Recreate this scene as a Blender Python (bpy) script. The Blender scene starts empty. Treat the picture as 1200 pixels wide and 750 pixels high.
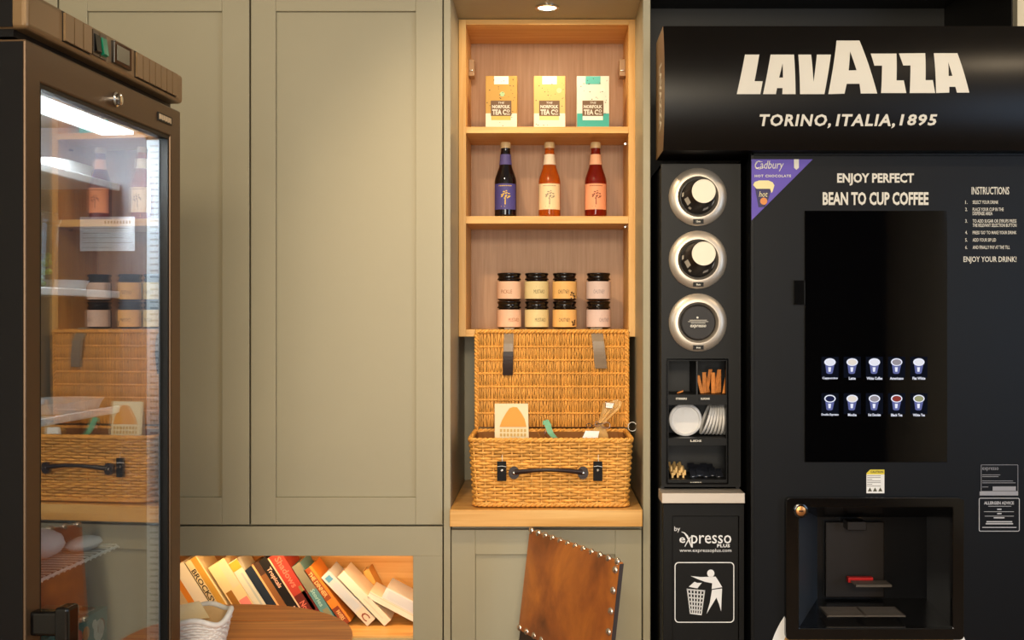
import bpy, bmesh, math, random
from mathutils import Vector, Matrix
random.seed(7)
S = bpy.context.scene
C = S.collection
F = 1300.0            # focal length in pixels of the 1200 px wide frame
EYE = 1.45

# ------------------------------------------------------------------ camera, world, lights, exposure
cam = bpy.data.cameras.new('camera')
cam.sensor_width = 36.0
cam.lens = 36.0 * F / 1200.0
cam.shift_x = -40 / 1200.0
cam.clip_start = 0.05
camo = bpy.data.objects.new('camera', cam)
C.objects.link(camo)
camo.location = (0, 0, EYE)
camo.rotation_euler = (math.pi / 2, 0, 0)
S.camera = camo

S.view_settings.view_transform = 'Standard'
S.view_settings.look = 'None'
S.view_settings.gamma = 1
S.view_settings.use_curve_mapping = False
S.view_settings.exposure = 0.0
S.cycles.use_denoising = True
S.cycles.max_bounces = 10
S.cycles.sample_clamp_indirect = 6.0

wd = bpy.data.worlds.new('world')
S.world = wd
wd.use_nodes = True
wd.node_tree.nodes['Background'].inputs[0].default_value = (0.55, 0.72, 1.0, 1)
wd.node_tree.nodes['Background'].inputs[1].default_value = 1.0


def area(name, loc, target, size, watts, col, size_y=None, spread=None, disk=False):
    l = bpy.data.lights.new(name, 'AREA')
    l.energy = watts
    l.color = col
    l.size = size
    if disk:
        l.shape = 'DISK'
    elif size_y:
        l.shape = 'RECTANGLE'
        l.size_y = size_y
    if spread:
        l.spread = spread
    o = bpy.data.objects.new(name, l)
    C.objects.link(o)
    o.location = loc
    d = Vector(target) - Vector(loc)
    o.rotation_euler = d.to_track_quat('-Z', 'Y').to_euler()
    return o


WARM = (1.0, 0.77, 0.50)
ks = bpy.data.lights.new('key_spot', 'SPOT')
ks.energy = 85
ks.color = WARM
ks.spot_size = math.radians(52)
ks.spot_blend = 1.0
ks.shadow_soft_size = 0.06
kso = bpy.data.objects.new('key_spot', ks)
C.objects.link(kso)
kso.location = (-0.42, 1.80, 2.80)
kso.rotation_euler = (Vector((0.02, 3.4, 1.35)) - kso.location).to_track_quat('-Z', 'Y').to_euler()
area('ceiling_spot', (-1.15, 1.35, 2.80), (-0.75, 3.1, 0.9), 0.16, 1.5, WARM, disk=True, spread=1.7)
area('ceiling_spot', (1.75, 1.75, 2.80), (1.1, 3.0, 1.6), 0.20, 8, WARM, disk=True)
area('ceiling_fill', (0.2, -1.9, 2.75), (-0.2, 3.0, 0.6), 1.3, 155, (1.0, 0.85, 0.63), size_y=0.9)  # added unseen fill, evens the brightness down the cupboard fronts
area('daylight_window', (2.78, 0.55, 1.6), (0.3, 2.4, 1.2), 1.7, 30, (0.50, 0.70, 1.0), size_y=1.4)
area('front_fill', (-0.25, -3.08, 1.35), (-0.3, 3.0, 0.8), 1.7, 100, (1.0, 0.92, 0.79), size_y=1.6)  # added soft fill from behind the camera, lifts the lower fronts
area('niche_spot', (0.003, 3.32, 2.375), (0.003, 3.30, 0.5), 0.05, 2.0, WARM, disk=True)


# ------------------------------------------------------------------ helpers
def PX(px, d): return (px - 640.0) * d / F
def PZ(py, d): return EYE + (375.0 - py) * d / F


WM = {}


def thing(name, label, cat, loc=(0, 0, 0), rz=0.0, group=None):
    o = bpy.data.objects.new(name, None)
    C.objects.link(o)
    o.empty_display_size = 0.05
    o.location = loc
    o.rotation_euler = (0, 0, rz)
    tag(o, label, cat, group)
    WM[o.name] = Matrix.Translation(loc) @ Matrix.Rotation(rz, 4, 'Z')
    return o


def tag(o, label=None, cat=None, group=None, kind=None):
    if label: o['label'] = label
    if cat: o['category'] = cat
    if group: o['group'] = group
    if kind: o['kind'] = kind
    return o


def dup(root, loc, rz=0.0, label=None, group=None):
    def cp(o, parent):
        c = o.copy()
        C.objects.link(c)
        if parent is not None:
            c.parent = parent
        for ch in list(o.children):
            cp(ch, c)
        return c
    r = cp(root, None)
    r.location = loc
    r.rotation_euler = (0, 0, rz)
    if label: r['label'] = label
    if group: r['group'] = group
    return r


class MB:
    def __init__(s):
        s.bm = bmesh.new()
        s.mi = 0
        s.fn = None

    def _f(s, vs):
        try:
            f = s.bm.faces.new(vs)
            f.material_index = s.mi
            return f
        except ValueError:
            return None

    def v(s, p):
        p = Vector(p)
        if s.fn: p = Vector(s.fn(p))
        return s.bm.verts.new(p)

    def box(s, x0, x1, y0, y1, z0, z1):
        if x0 > x1: x0, x1 = x1, x0
        if y0 > y1: y0, y1 = y1, y0
        if z0 > z1: z0, z1 = z1, z0
        c = [(x0, y0, z0), (x1, y0, z0), (x1, y1, z0), (x0, y1, z0), (x0, y0, z1), (x1, y0, z1), (x1, y1, z1), (x0, y1, z1)]
        v = [s.v(p) for p in c]
        for f in ((0, 3, 2, 1), (4, 5, 6, 7), (0, 1, 5, 4), (1, 2, 6, 5), (2, 3, 7, 6), (3, 0, 4, 7)):
            s._f([v[i] for i in f])
        return s

    def hexa(s, c):
        v = [s.v(p) for p in c]
        for f in ((0, 3, 2, 1), (4, 5, 6, 7), (0, 1, 5, 4), (1, 2, 6, 5), (2, 3, 7, 6), (3, 0, 4, 7)):
            s._f([v[i] for i in f])
        return s

    def prism(s, poly, y0, y1):
        """poly: (x, z) outline facing -Y; from y0 (front) to y1 (back)"""
        ar = sum(poly[i][0] * poly[(i + 1) % len(poly)][1] - poly[(i + 1) % len(poly)][0] * poly[i][1] for i in range(len(poly)))
        if ar < 0: poly = poly[::-1]
        a = [s.v((p[0], y0, p[1])) for p in poly]
        b = [s.v((p[0], y1, p[1])) for p in poly]
        n = len(poly)
        s._f(a)
        s._f(b[::-1])
        for i in range(n):
            j = (i + 1) % n
            s._f([a[j], a[i], b[i], b[j]])
        return s

    def hprism(s, poly, z0, z1):
        a = [s.v((p[0], p[1], z0)) for p in poly]
        b = [s.v((p[0], p[1], z1)) for p in poly]
        n = len(poly)
        s._f(a[::-1])
        s._f(b)
        for i in range(n):
            j = (i + 1) % n
            s._f([a[i], a[j], b[j], b[i]])
        return s

    def ring(s, outer, inner, y0, y1):
        """flat frame: outer and inner (x, z) loops with the same count"""
        n = len(outer)
        oa = [s.v((p[0], y0, p[1])) for p in outer]
        ob = [s.v((p[0], y1, p[1])) for p in outer]
        ia = [s.v((p[0], y0, p[1])) for p in inner]
        ib = [s.v((p[0], y1, p[1])) for p in inner]
        for i in range(n):
            j = (i + 1) % n
            s._f([oa[i], oa[j], ia[j], ia[i]])
            s._f([ob[j], ob[i], ib[i], ib[j]])
            s._f([oa[j], oa[i], ob[i], ob[j]])
            s._f([ia[i], ia[j], ib[j], ib[i]])
        return s

    def lathe(s, prof, c=(0, 0, 0), n=28, axis='Z', cap=True):
        rings = []
        for r, h in prof:
            rg = []
            for i in range(n):
                a = 2 * math.pi * i / n
                if axis == 'Z': p = (c[0] + r * math.cos(a), c[1] + r * math.sin(a), c[2] + h)
                else: p = (c[0] + r * math.cos(a), c[1] - h, c[2] + r * math.sin(a))   # h towards the viewer
                rg.append(s.v(p))
            rings.append(rg)
        for k in range(len(rings) - 1):
            for i in range(n):
                j = (i + 1) % n
                s._f([rings[k][i], rings[k][j], rings[k + 1][j], rings[k + 1][i]])
        if cap:
            s._f(rings[0][::-1])
            s._f(rings[-1])
        return s

    def tube(s, path, r, n=6, closed=False, ry=None):
        P = [Vector(p) for p in path]
        m = len(P)
        rings = []
        nrm = None
        for i in range(m):
            if closed: t = P[(i + 1) % m] - P[i - 1]
            else: t = P[min(i + 1, m - 1)] - P[max(i - 1, 0)]
            if t.length < 1e-9: t = Vector((0, 0, 1))
            t.normalize()
            if nrm is None:
                h = Vector((0, 0, 1)) if abs(t.z) < 0.9 else Vector((0, 1, 0))
                nrm = (h - t * h.dot(t)).normalized()
            else:
                nrm = nrm - t * nrm.dot(t)
                if nrm.length < 1e-6:
                    nrm = t.orthogonal()
                nrm.normalize()
            b = t.cross(nrm)
            rr = r[i] if isinstance(r, (list, tuple)) else r
            rings.append([s.v(P[i] + nrm * (math.cos(2 * math.pi * k / n) * rr) + b * (math.sin(2 * math.pi * k / n) * (ry or rr))) for k in range(n)])
        for i in range(m if closed else m - 1):
            a, b_ = rings[i], rings[(i + 1) % m]
            for k in range(n):
                l = (k + 1) % n
                s._f([a[k], b_[k], b_[l], a[l]])
        if not closed:
            s._f(rings[0])
            s._f(rings[-1][::-1])
        return s

    def strip(s, path, w, t, wdir=(1, 0, 0)):
        """flat strap of width w (along wdir) and thickness t following path"""
        P = [Vector(p) for p in path]
        wv = Vector(wdir).normalized()
        rings = []
        for i in range(len(P)):
            tg = (P[min(i + 1, len(P) - 1)] - P[max(i - 1, 0)]).normalized()
            n = tg.cross(wv).normalized()
            rings.append([s.v(P[i] + wv * w / 2 + n * t / 2), s.v(P[i] - wv * w / 2 + n * t / 2), s.v(P[i] - wv * w / 2 - n * t / 2), s.v(P[i] + wv * w / 2 - n * t / 2)])
        for i in range(len(P) - 1):
            for k in range(4):
                l = (k + 1) % 4
                s._f([rings[i][k], rings[i + 1][k], rings[i + 1][l], rings[i][l]])
        s._f(rings[0])
        s._f(rings[-1][::-1])
        return s

    def ball(s, c, r, n=10, m=6, sq=(1, 1, 1)):
        c = Vector(c)
        rings = []
        for k in range(1, m):
            th = math.pi * k / m
            rings.append([s.v((c.x + sq[0] * r * math.sin(th) * math.cos(2 * math.pi * i / n), c.y + sq[1] * r * math.sin(th) * math.sin(2 * math.pi * i / n), c.z + sq[2] * r * math.cos(th))) for i in range(n)])
        t = s.v((c.x, c.y, c.z + r * sq[2]))
        b = s.v((c.x, c.y, c.z - r * sq[2]))
        for i in range(n):
            j = (i + 1) % n
            s._f([t, rings[0][i], rings[0][j]])
            s._f([b, rings[-1][j], rings[-1][i]])
            for k in range(len(rings) - 1):
                s._f([rings[k][i], rings[k + 1][i], rings[k + 1][j], rings[k][j]])
        return s

    def arc(s, cx, cy, R, z0, z1, a0, a1, n=14, t=0.0006):
        """curved label patch on a cylinder facing -Y; angles in degrees from the front"""
        o = []
        i_ = []
        for k in range(n + 1):
            a = math.radians(a0 + (a1 - a0) * k / n)
            sx, sy = math.sin(a), -math.cos(a)
            o.append((s.v((cx + (R + t) * sx, cy + (R + t) * sy, z0)), s.v((cx + (R + t) * sx, cy + (R + t) * sy, z1))))
            i_.append((s.v((cx + R * sx, cy + R * sy, z0)), s.v((cx + R * sx, cy + R * sy, z1))))
        for k in range(n):
            s._f([o[k][0], o[k + 1][0], o[k + 1][1], o[k][1]])
            s._f([i_[k + 1][0], i_[k][0], i_[k][1], i_[k + 1][1]])
            s._f([o[k][1], o[k + 1][1], i_[k + 1][1], i_[k][1]])
            s._f([o[k + 1][0], o[k][0], i_[k][0], i_[k + 1][0]])
        s._f([o[0][0], o[0][1], i_[0][1], i_[0][0]])
        s._f([o[-1][1], o[-1][0], i_[-1][0], i_[-1][1]])
        return s

    def text(s, txt, x0, x1, z0, z1, y, bold=0.0, shear=0.0, t=0.0008, keep=False, map_=None, space=1.0):
        """lettering filling the box x0..x1, z0..z1 on the plane y, facing -Y"""
        cu = bpy.data.curves.new('lettering', 'FONT')
        cu.body = txt
        cu.resolution_u = 2
        cu.offset = bold
        cu.shear = shear
        cu.space_character = space
        ob = bpy.data.objects.new('lettering', cu)
        C.objects.link(ob)
        dg = bpy.context.evaluated_depsgraph_get()
        me = bpy.data.meshes.new_from_object(ob.evaluated_get(dg))
        bpy.data.objects.remove(ob)
        bpy.data.curves.remove(cu)
        if not me.vertices:
            return s
        xs = [v.co.x for v in me.vertices]
        zs = [v.co.y for v in me.vertices]
        mx, Mx, mz, Mz = min(xs), max(xs), min(zs), max(zs)
        sx = (x1 - x0) / max(Mx - mx, 1e-6)
        sz = (z1 - z0) / max(Mz - mz, 1e-6)
        vs = []
        for v in me.vertices:
            p = (x0 + (v.co.x - mx) * sx, y - t, z0 + (v.co.y - mz) * sz)
            if map_: p = map_(p)
            vs.append(s.v(p))
        for pl in me.polygons:
            f = s._f([vs[i] for i in pl.vertices])
            if f and not map_:
                f.normal_update()
                if f.normal.y > 0 and not s.fn: f.normal_flip()
        bpy.data.meshes.remove(me)
        return s

    def build(s, name, mats, parent=None, world=True, bevel=0.0, smooth=False, seg=2, angle=35):
        bmesh.ops.recalc_face_normals(s.bm, faces=s.bm.faces) if not getattr(s, 'keepn', False) else None
        me = bpy.data.meshes.new(name)
        s.bm.to_mesh(me)
        s.bm.free()
        if not isinstance(mats, (list, tuple)): mats = [mats]
        for m in mats: me.materials.append(m)
        if parent is not None and world:
            me.transform(WM[parent.name].inverted())
        if smooth:
            me.polygons.foreach_set('use_smooth', [True] * len(me.polygons))
            me.set_sharp_from_angle(angle=math.radians(angle))
        o = bpy.data.objects.new(name, me)
        C.objects.link(o)
        if parent is not None:
            o.parent = parent
            WM[o.name] = WM[parent.name]
        else:
            WM[o.name] = Matrix.Identity(4)
        if bevel:
            b = o.modifiers.new('bevel', 'BEVEL')
            b.width = bevel
            b.segments = seg
            b.limit_method = 'ANGLE'
            b.angle_limit = math.radians(40)
            b.harden_normals = False
        return o


def rrect(x0, x1, z0, z1, r, n=5):
    pts = []
    for cx, cz, a0 in ((x1 - r, z0 + r, -90), (x1 - r, z1 - r, 0), (x0 + r, z1 - r, 90), (x0 + r, z0 + r, 180)):
        for k in range(n + 1):
            a = math.radians(a0 + 90 * k / n)
            pts.append((cx + r * math.cos(a), cz + r * math.sin(a)))
    return pts


def circ(cx, cz, r, n=24, rz=None):
    return [(cx + r * math.cos(2 * math.pi * i / n), cz + (rz or r) * math.sin(2 * math.pi * i / n)) for i in range(n)]


# ------------------------------------------------------------------ materials
def lin(h):
    h = h.lstrip('#')
    o = []
    for i in (0, 2, 4):
        c = int(h[i:i + 2], 16) / 255
        o.append(c / 12.92 if c <= 0.04045 else ((c + 0.055) / 1.055) ** 2.4)
    return (*o, 1)


def mat(name, col, rough=0.5, metal=0.0, spec=0.5, var=0.0, vscale=8.0, bump=0.0, bscale=60.0, trans=0.0, ior=1.45, emit=None, es=0.0, island=0.0, stretch=(1, 1, 1), coat=0.0):
    m = bpy.data.materials.new(name)
    m.use_nodes = True
    nt = m.node_tree
    b = nt.nodes['Principled BSDF']
    c = lin(col)
    b.inputs['Base Color'].default_value = c
    b.inputs['Roughness'].default_value = rough
    b.inputs['Metallic'].default_value = metal
    b.inputs['Specular IOR Level'].default_value = spec
    b.inputs['Transmission Weight'].default_value = trans
    b.inputs['IOR'].default_value = ior
    b.inputs['Coat Weight'].default_value = coat
    if emit:
        b.inputs['Emission Color'].default_value = lin(emit)
        b.inputs['Emission Strength'].default_value = es
    tc = nt.nodes.new('ShaderNodeTexCoord')
    mp = nt.nodes.new('ShaderNodeMapping')
    mp.inputs['Scale'].default_value = stretch
    nt.links.new(tc.outputs['Object'], mp.inputs[0])
    if var or island:
        hs = nt.nodes.new('ShaderNodeHueSaturation')
        hs.inputs['Color'].default_value = c
        add = None
        if var:
            n = nt.nodes.new('ShaderNodeTexNoise')
            n.inputs['Scale'].default_value = vscale
            n.inputs['Detail'].default_value = 4
            nt.links.new(mp.outputs[0], n.inputs['Vector'])
            r = nt.nodes.new('ShaderNodeMapRange')
            r.inputs[1].default_value = 0.3
            r.inputs[2].default_value = 0.7
            r.inputs[3].default_value = 1 - var
            r.inputs[4].default_value = 1 + var
            nt.links.new(n.outputs['Fac'], r.inputs[0])
            add = r.outputs[0]
        if island:
            g = nt.nodes.new('ShaderNodeNewGeometry')
            r2 = nt.nodes.new('ShaderNodeMapRange')
            r2.inputs[3].default_value = 1 - island
            r2.inputs[4].default_value = 1 + island
            nt.links.new(g.outputs['Random Per Island'], r2.inputs[0])
            if add:
                mu = nt.nodes.new('ShaderNodeMath')
                mu.operation = 'MULTIPLY'
                nt.links.new(add, mu.inputs[0])
                nt.links.new(r2.outputs[0], mu.inputs[1])
                add = mu.outputs[0]
            else:
                add = r2.outputs[0]
        nt.links.new(add, hs.inputs['Value'])
        nt.links.new(hs.outputs[0], b.inputs['Base Color'])
    if bump:
        n2 = nt.nodes.new('ShaderNodeTexNoise')
        n2.inputs['Scale'].default_value = bscale
        n2.inputs['Detail'].default_value = 3
        nt.links.new(mp.outputs[0], n2.inputs['Vector'])
        bp = nt.nodes.new('ShaderNodeBump')
        bp.inputs['Strength'].default_value = bump
        bp.inputs['Distance'].default_value = 0.002
        nt.links.new(n2.outputs['Fac'], bp.inputs['Height'])
        nt.links.new(bp.outputs[0], b.inputs['Normal'])
    return m


def wood(name, c1, c2, axis='x', scale=1.0, rough=0.45, plank=None, spec=0.4):
    m = bpy.data.materials.new(name)
    m.use_nodes = True
    nt = m.node_tree
    b = nt.nodes['Principled BSDF']
    b.inputs['Roughness'].default_value = rough
    b.inputs['Specular IOR Level'].default_value = spec
    tc = nt.nodes.new('ShaderNodeTexCoord')
    mp = nt.nodes.new('ShaderNodeMapping')
    st = {'x': (2, 45, 45), 'y': (45, 2, 45), 'z': (45, 45, 2)}[axis]
    mp.inputs['Scale'].default_value = [q * scale for q in st]
    nt.links.new(tc.outputs['Object'], mp.inputs[0])
    n = nt.nodes.new('ShaderNodeTexNoise')
    n.inputs['Scale'].default_value = 1.6
    n.inputs['Detail'].default_value = 6
    n.inputs['Distortion'].default_value = 0.6
    nt.links.new(mp.outputs[0], n.inputs['Vector'])
    cr = nt.nodes.new('ShaderNodeValToRGB')
    cr.color_ramp.elements[0].position = 0.32
    cr.color_ramp.elements[0].color = lin(c1)
    cr.color_ramp.elements[1].position = 0.68
    cr.color_ramp.elements[1].color = lin(c2)
    nt.links.new(n.outputs['Fac'], cr.inputs[0])
    out = cr.outputs[0]
    if plank:
        g = nt.nodes.new('ShaderNodeNewGeometry')
        r2 = nt.nodes.new('ShaderNodeMapRange')
        r2.inputs[3].default_value = 1 - plank
        r2.inputs[4].default_value = 1 + plank
        nt.links.new(g.outputs['Random Per Island'], r2.inputs[0])
        hs = nt.nodes.new('ShaderNodeHueSaturation')
        nt.links.new(out, hs.inputs['Color'])
        nt.links.new(r2.outputs[0], hs.inputs['Value'])
        out = hs.outputs[0]
    nt.links.new(out, b.inputs['Base Color'])
    bp = nt.nodes.new('ShaderNodeBump')
    bp.inputs['Strength'].default_value = 0.15
    bp.inputs['Distance'].default_value = 0.001
    nt.links.new(n.outputs['Fac'], bp.inputs['Height'])
    nt.links.new(bp.outputs[0], b.inputs['Normal'])
    return m


def emis(name, col, s):
    m = bpy.data.materials.new(name)
    m.use_nodes = True
    nt = m.node_tree
    nt.nodes.remove(nt.nodes['Principled BSDF'])
    e = nt.nodes.new('ShaderNodeEmission')
    e.inputs[0].default_value = lin(col)
    e.inputs[1].default_value = s
    nt.links.new(e.outputs[0], nt.nodes['Material Output'].inputs[0])
    return m


def pane_glass(name, boost, tint='#f4f8f8'):
    m = bpy.data.materials.new(name)
    m.use_nodes = True
    nt = m.node_tree
    nt.nodes.remove(nt.nodes['Principled BSDF'])
    t = nt.nodes.new('ShaderNodeBsdfTransparent')
    t.inputs[0].default_value = lin(tint)
    g = nt.nodes.new('ShaderNodeBsdfGlossy')
    g.inputs['Roughness'].default_value = 0.0
    fr = nt.nodes.new('ShaderNodeFresnel')
    ge = nt.nodes.new('ShaderNodeNewGeometry')
    mr = nt.nodes.new('ShaderNodeMapRange')          # keeps the same angle law on both faces of the sheet
    mr.inputs[3].default_value = 1.5
    mr.inputs[4].default_value = 1 / 1.5
    nt.links.new(ge.outputs['Backfacing'], mr.inputs[0])
    nt.links.new(mr.outputs[0], fr.inputs['IOR'])
    mu = nt.nodes.new('ShaderNodeMath')
    mu.operation = 'MULTIPLY'
    mu.use_clamp = True
    mu.inputs[1].default_value = boost
    nt.links.new(fr.outputs[0], mu.inputs[0])
    mx = nt.nodes.new('ShaderNodeMixShader')
    nt.links.new(mu.outputs[0], mx.inputs[0])
    nt.links.new(t.outputs[0], mx.inputs[1])
    nt.links.new(g.outputs[0], mx.inputs[2])
    nt.links.new(mx.outputs[0], nt.nodes['Material Output'].inputs[0])
    return m


paint = mat('sage_paint', '#a49c82', 0.42, spec=0.4, bump=0.05, bscale=90, var=0.02, vscale=3)
wallp = mat('wall_paint', '#b9b2a2', 0.8)
ceilm = mat('ceiling_paint', '#d8d4cb', 0.9)
floorm = wood('floor_boards', '#6b5136', '#8a6c4a', 'y', 0.5, 0.5)
black_paint = mat('black_paint', '#15130f', 0.5)
oak_x = wood('oak_horizontal', '#d69c4e', '#eabc74', 'x', 0.8)
oak_z = wood('oak_upright', '#d69c4e', '#eabc74', 'z', 0.8)
oak_back = wood('oak_back_panel', '#a87c56', '#b88e68', 'z', 1.6)
oak_board = wood('oak_worktop', '#cf9344', '#e6b56c', 'x', 0.7, 0.35, plank=0.08)
walnut = wood('stained_table_wood', '#b86624', '#e89a48', 'x', 0.9, 0.32, plank=0.07)
darkwood = wood('dark_chair_wood', '#2a170d', '#3d2415', 'z', 1.0, 0.4)
wicker = mat('wicker', '#e4a44c', 0.5, var=0.14, vscale=35, island=0.16)
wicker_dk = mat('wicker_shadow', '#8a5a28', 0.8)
white_wick = mat('white_paper_fibre', '#e4e0da', 0.75, var=0.1, vscale=50)
leather = None
dkleather = mat('dark_brown_leather', '#2a1a16', 0.4, bump=0.2, bscale=200)
tanleather = mat('tan_sheen_leather', '#8c7a66', 0.4, var=0.12, vscale=40)  # tan; on the first strap the pale tone stands for sheen
chrome = mat('polished_metal', '#d9d6d0', 0.18, 1.0)
steel = mat('brushed_steel', '#c8bcae', 0.42, 0.55, bump=0.05, bscale=200)
blackm = mat('satin_black', '#0c0b0a', 0.42, spec=0.25)
blackdoor = mat('black_door_film', '#0c0d10', 0.45, spec=0.2, bump=0.04, bscale=25)
blackgl = mat('gloss_black', '#070708', 0.12, spec=0.6)
blackscreen = mat('screen_glass', '#030304', 0.04, spec=0.5)
bronze = mat('bronze_black_canopy', '#090604', 0.32, spec=0.25, var=0.12, vscale=14, bump=0.05, bscale=30)
bronze_end = mat('bronze_edge', '#7a5c33', 0.4, 0.6)
cream_print = mat('cream_print', '#d8d2c4', 0.6)
white_print = mat('white_print', '#e6e4e2', 0.6)
grey_print = mat('grey_print', '#8f8f96', 0.6)
purple = mat('purple_print', '#5a45a8', 0.5)
dkpurple = mat('dark_purple_print', '#2b2350', 0.5)
yellow_pr = mat('yellow_print', '#d9c53a', 0.6)
redm = mat('red_plastic', '#c01410', 0.4)
white_pl = mat('white_plastic', '#e8e8e6', 0.35)
paper = mat('white_paper', '#ecebe6', 0.8)
fr_black = mat('fridge_black', '#0a090b', 0.4, spec=0.3)
fr_bronze = mat('fridge_bronze_frame', '#54402c', 0.36, 0.5, spec=0.5)
fr_panel = mat('fridge_header_bronze', '#816747', 0.38, 0.35, spec=0.5)
fr_line = mat('fridge_liner', '#66656a', 0.5)
glass_door = pane_glass('door_glass', 2.6)
glass_clear = pane_glass('clear_film', 1.0)

# ------------------------------------------------------------------ setting
D = 3.17                 # plane of the cupboard doors
DB = 3.72                # back of the niche


def struct(o): return tag(o, kind='structure')


def sbox(name, m, *b):
    return struct(MB().box(*b).build(name, m))


sbox('floor', floorm, -2.6, 2.8, -3.2, 4.2, -0.1, 0.0)
sbox('ceiling', ceilm, -2.6, 2.8, -3.2, 4.2, 2.85, 2.95)
sbox('wall_left', wallp, -2.7, -2.6, -3.2, 4.2, 0, 2.85)
sbox('wall_back', mat('dark_wall', '#4a463c', 0.8), -2.6, 2.8, 3.86, 3.96, 0, 2.85)
w = MB()
w.box(-2.6, -1.2, -3.2, -3.1, 0, 2.85).box(0.7, 2.8, -3.2, -3.1, 0, 2.85).box(-1.2, 0.7, -3.2, -3.1, 0, 0.5).box(-1.2, 0.7, -3.2, -3.1, 2.3, 2.85)
struct(w.build('wall_front', mat('dark_shop_wall', '#2e2a26', 0.8)))
w = MB()
w.box(-1.2, -1.14, -3.18, -3.12, 0.5, 2.3).box(0.64, 0.7, -3.18, -3.12, 0.5, 2.3).box(-0.28, -0.22, -3.18, -3.12, 0.5, 2.3)
w.box(-1.14, 0.64, -3.18, -3.12, 0.5, 0.56).box(-1.14, 0.64, -3.18, -3.12, 2.24, 2.3)
w2 = struct(w.build('added_window', white_pl))  # unseen window added to go with the front fill light
MB().box(-1.14, 0.64, -3.155, -3.15, 0.56, 2.24).build('pane', glass_clear, w2)
w = MB()
w.box(2.8, 2.9, -3.2, -0.4, 0, 2.85).box(2.8, 2.9, 1.5, 4.2, 0, 2.85).box(2.8, 2.9, -0.4, 1.5, 0, 0.8).box(2.8, 2.9, -0.4, 1.5, 2.4, 2.85)
struct(w.build('wall_right', wallp))
w = MB()
w.box(2.82, 2.88, -0.4, -0.34, 0.8, 2.4).box(2.82, 2.88, 1.44, 1.5, 0.8, 2.4).box(2.82, 2.88, 0.52, 0.58, 0.8, 2.4)
w.box(2.82, 2.88, -0.34, 1.44, 0.8, 0.86).box(2.82, 2.88, -0.34, 1.44, 2.34, 2.4)
w1 = struct(w.build('window_1', white_pl))
MB().box(2.85, 2.855, -0.34, 1.44, 0.86, 2.34).build('pane', glass_clear, w1)


# ------------------------------------------------------------------ tall fitted cupboard on the left
def shaker(mb, x0, x1, z0, z1, sl, sr, rt, rb, y=D, t=0.022, rec=0.010):
    mb.box(x0, x0 + sl, y, y + t, z0, z1)
    mb.box(x1 - sr, x1, y, y + t, z0, z1)
    mb.box(x0 + sl, x1 - sr, y, y + t, z1 - rt, z1)
    mb.box(x0 + sl, x1 - sr, y, y + t, z0, z0 + rb)
    mb.box(x0 + sl, x1 - sr, y + rec, y + t - 0.002, z0 + rb, z1 - rt)


cup = thing('tall_cupboard', 'tall sage green fitted cupboard with panelled doors above an open book nook', 'cupboard', (-0.95, D, 0))
zt, zb = 2.52, PZ(615, D)
zpt, zpb = PZ(13, D), PZ(583, D)
for a, b, sl, sr in ((294, 518.5, 29, 31.5), (69, 292, 33, 32), (-157, 67, 32, 32), (-383, -159, 32, 32)):
    mb = MB()
    shaker(mb, PX(a, D), PX(b, D), zb, zt, sl * D / F, sr * D / F, zt - zpt, zpb - zb)
    mb.build('door', paint, cup, bevel=0.0015)
mb = MB()
xl, xr = PX(-385, D), PX(518.5, D)
nx0, nx1 = PX(60, D), PX(484, D)
zr, zn = PZ(617, D), PZ(651.5, D)
mb.box(xl, xr, D, D + 0.022, zn, zr)                       # rail above the nook
mb.box(nx1, xr, D, D + 0.022, 0.1, zn)                      # stile right of the nook
mb.box(xl, nx0, D, D + 0.022, 0.1, zn)
mb.box(nx0, nx1, D, D + 0.022, 0.1, 0.535)
mb.box(xl, xr, D, D + 0.03, zt + 0.004, 2.85)
mb.box(xl, xr, D + 0.03, 3.75, zr - 0.01, zr + 0.02)
mb.box(xl, xr, D + 0.035, D + 0.045, zr + 0.02, zt)
mb.box(xl, xl + 0.02, D + 0.03, 3.8, 0.1, 2.85)
mb.build('carcass', paint, cup, bevel=0.001)
MB().box(xl, xr, D + 0.05, D + 0.07, 0, 0.1).build('plinth', blackm, cup)
NF = 0.540
mb = MB()
nxr = PX(506, 3.3)
mb.box(nx0, nxr, D + 0.0225, 3.50, NF - 0.02, NF)
mb.box(nx0, nxr, D + 0.0225, 3.50, 0.786, 0.80)
mb.box(nxr, nxr + 0.015, D + 0.0225, 3.50, NF - 0.02, 0.80)
mb.box(nx0 - 0.015, nx0, D + 0.0225, 3.50, NF - 0.02, 0.80)
mb.box(nx0, nxr, 3.50, 3.515, NF - 0.02, 0.80)
tag(mb.build('nook_lining', oak_x, cup), 'oak lining of the book nook')
MB().box(PX(200, D), PX(480, D), D + 0.03, D + 0.04, 0.780, 0.786).build('light_strip', emis('nook_strip', '#ffb25e', 6), cup)
area('nook_strip_light', (PX(345, D), D + 0.05, 0.778), (PX(345, D), D + 0.16, 0.55), 0.7, 1.1, (1.0, 0.66, 0.30), size_y=0.02)

# ------------------------------------------------------------------ display niche
xa, xb = PX(520, D), PX(528, D)
xc, xd = PX(753.5, D), PX(762, D)
mb = MB()
mb.box(xa, xb, D - 0.002, D + 0.02, 0.1, 2.85)
mb.box(xc, xd, D - 0.002, D + 0.02, 0.1, 2.85)
mb.box(xb, xc, D - 0.002, D + 0.02, 2.387, 2.85)
struct(mb.build('trim_1', paint, bevel=0.0015))
sbox('wall_alcove_left', paint, xa + 0.002, xb, D + 0.02, DB, 0.1, 2.6)
sbox('wall_alcove_right', paint, xc, xd, D + 0.02, DB, 0.1, 2.6)
sbox('ceiling_alcove', paint, xb, xc, D + 0.02, DB, 2.387, 2.405)
sbox('wall_alcove_back', paint, xb, xc, DB, DB + 0.02, 0.1, 2.6)
nic = thing('base_cupboard', 'sage green base cupboard with a panelled door under the oak worktop', 'cupboard', (0, D, 0))
mb = MB()
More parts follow.
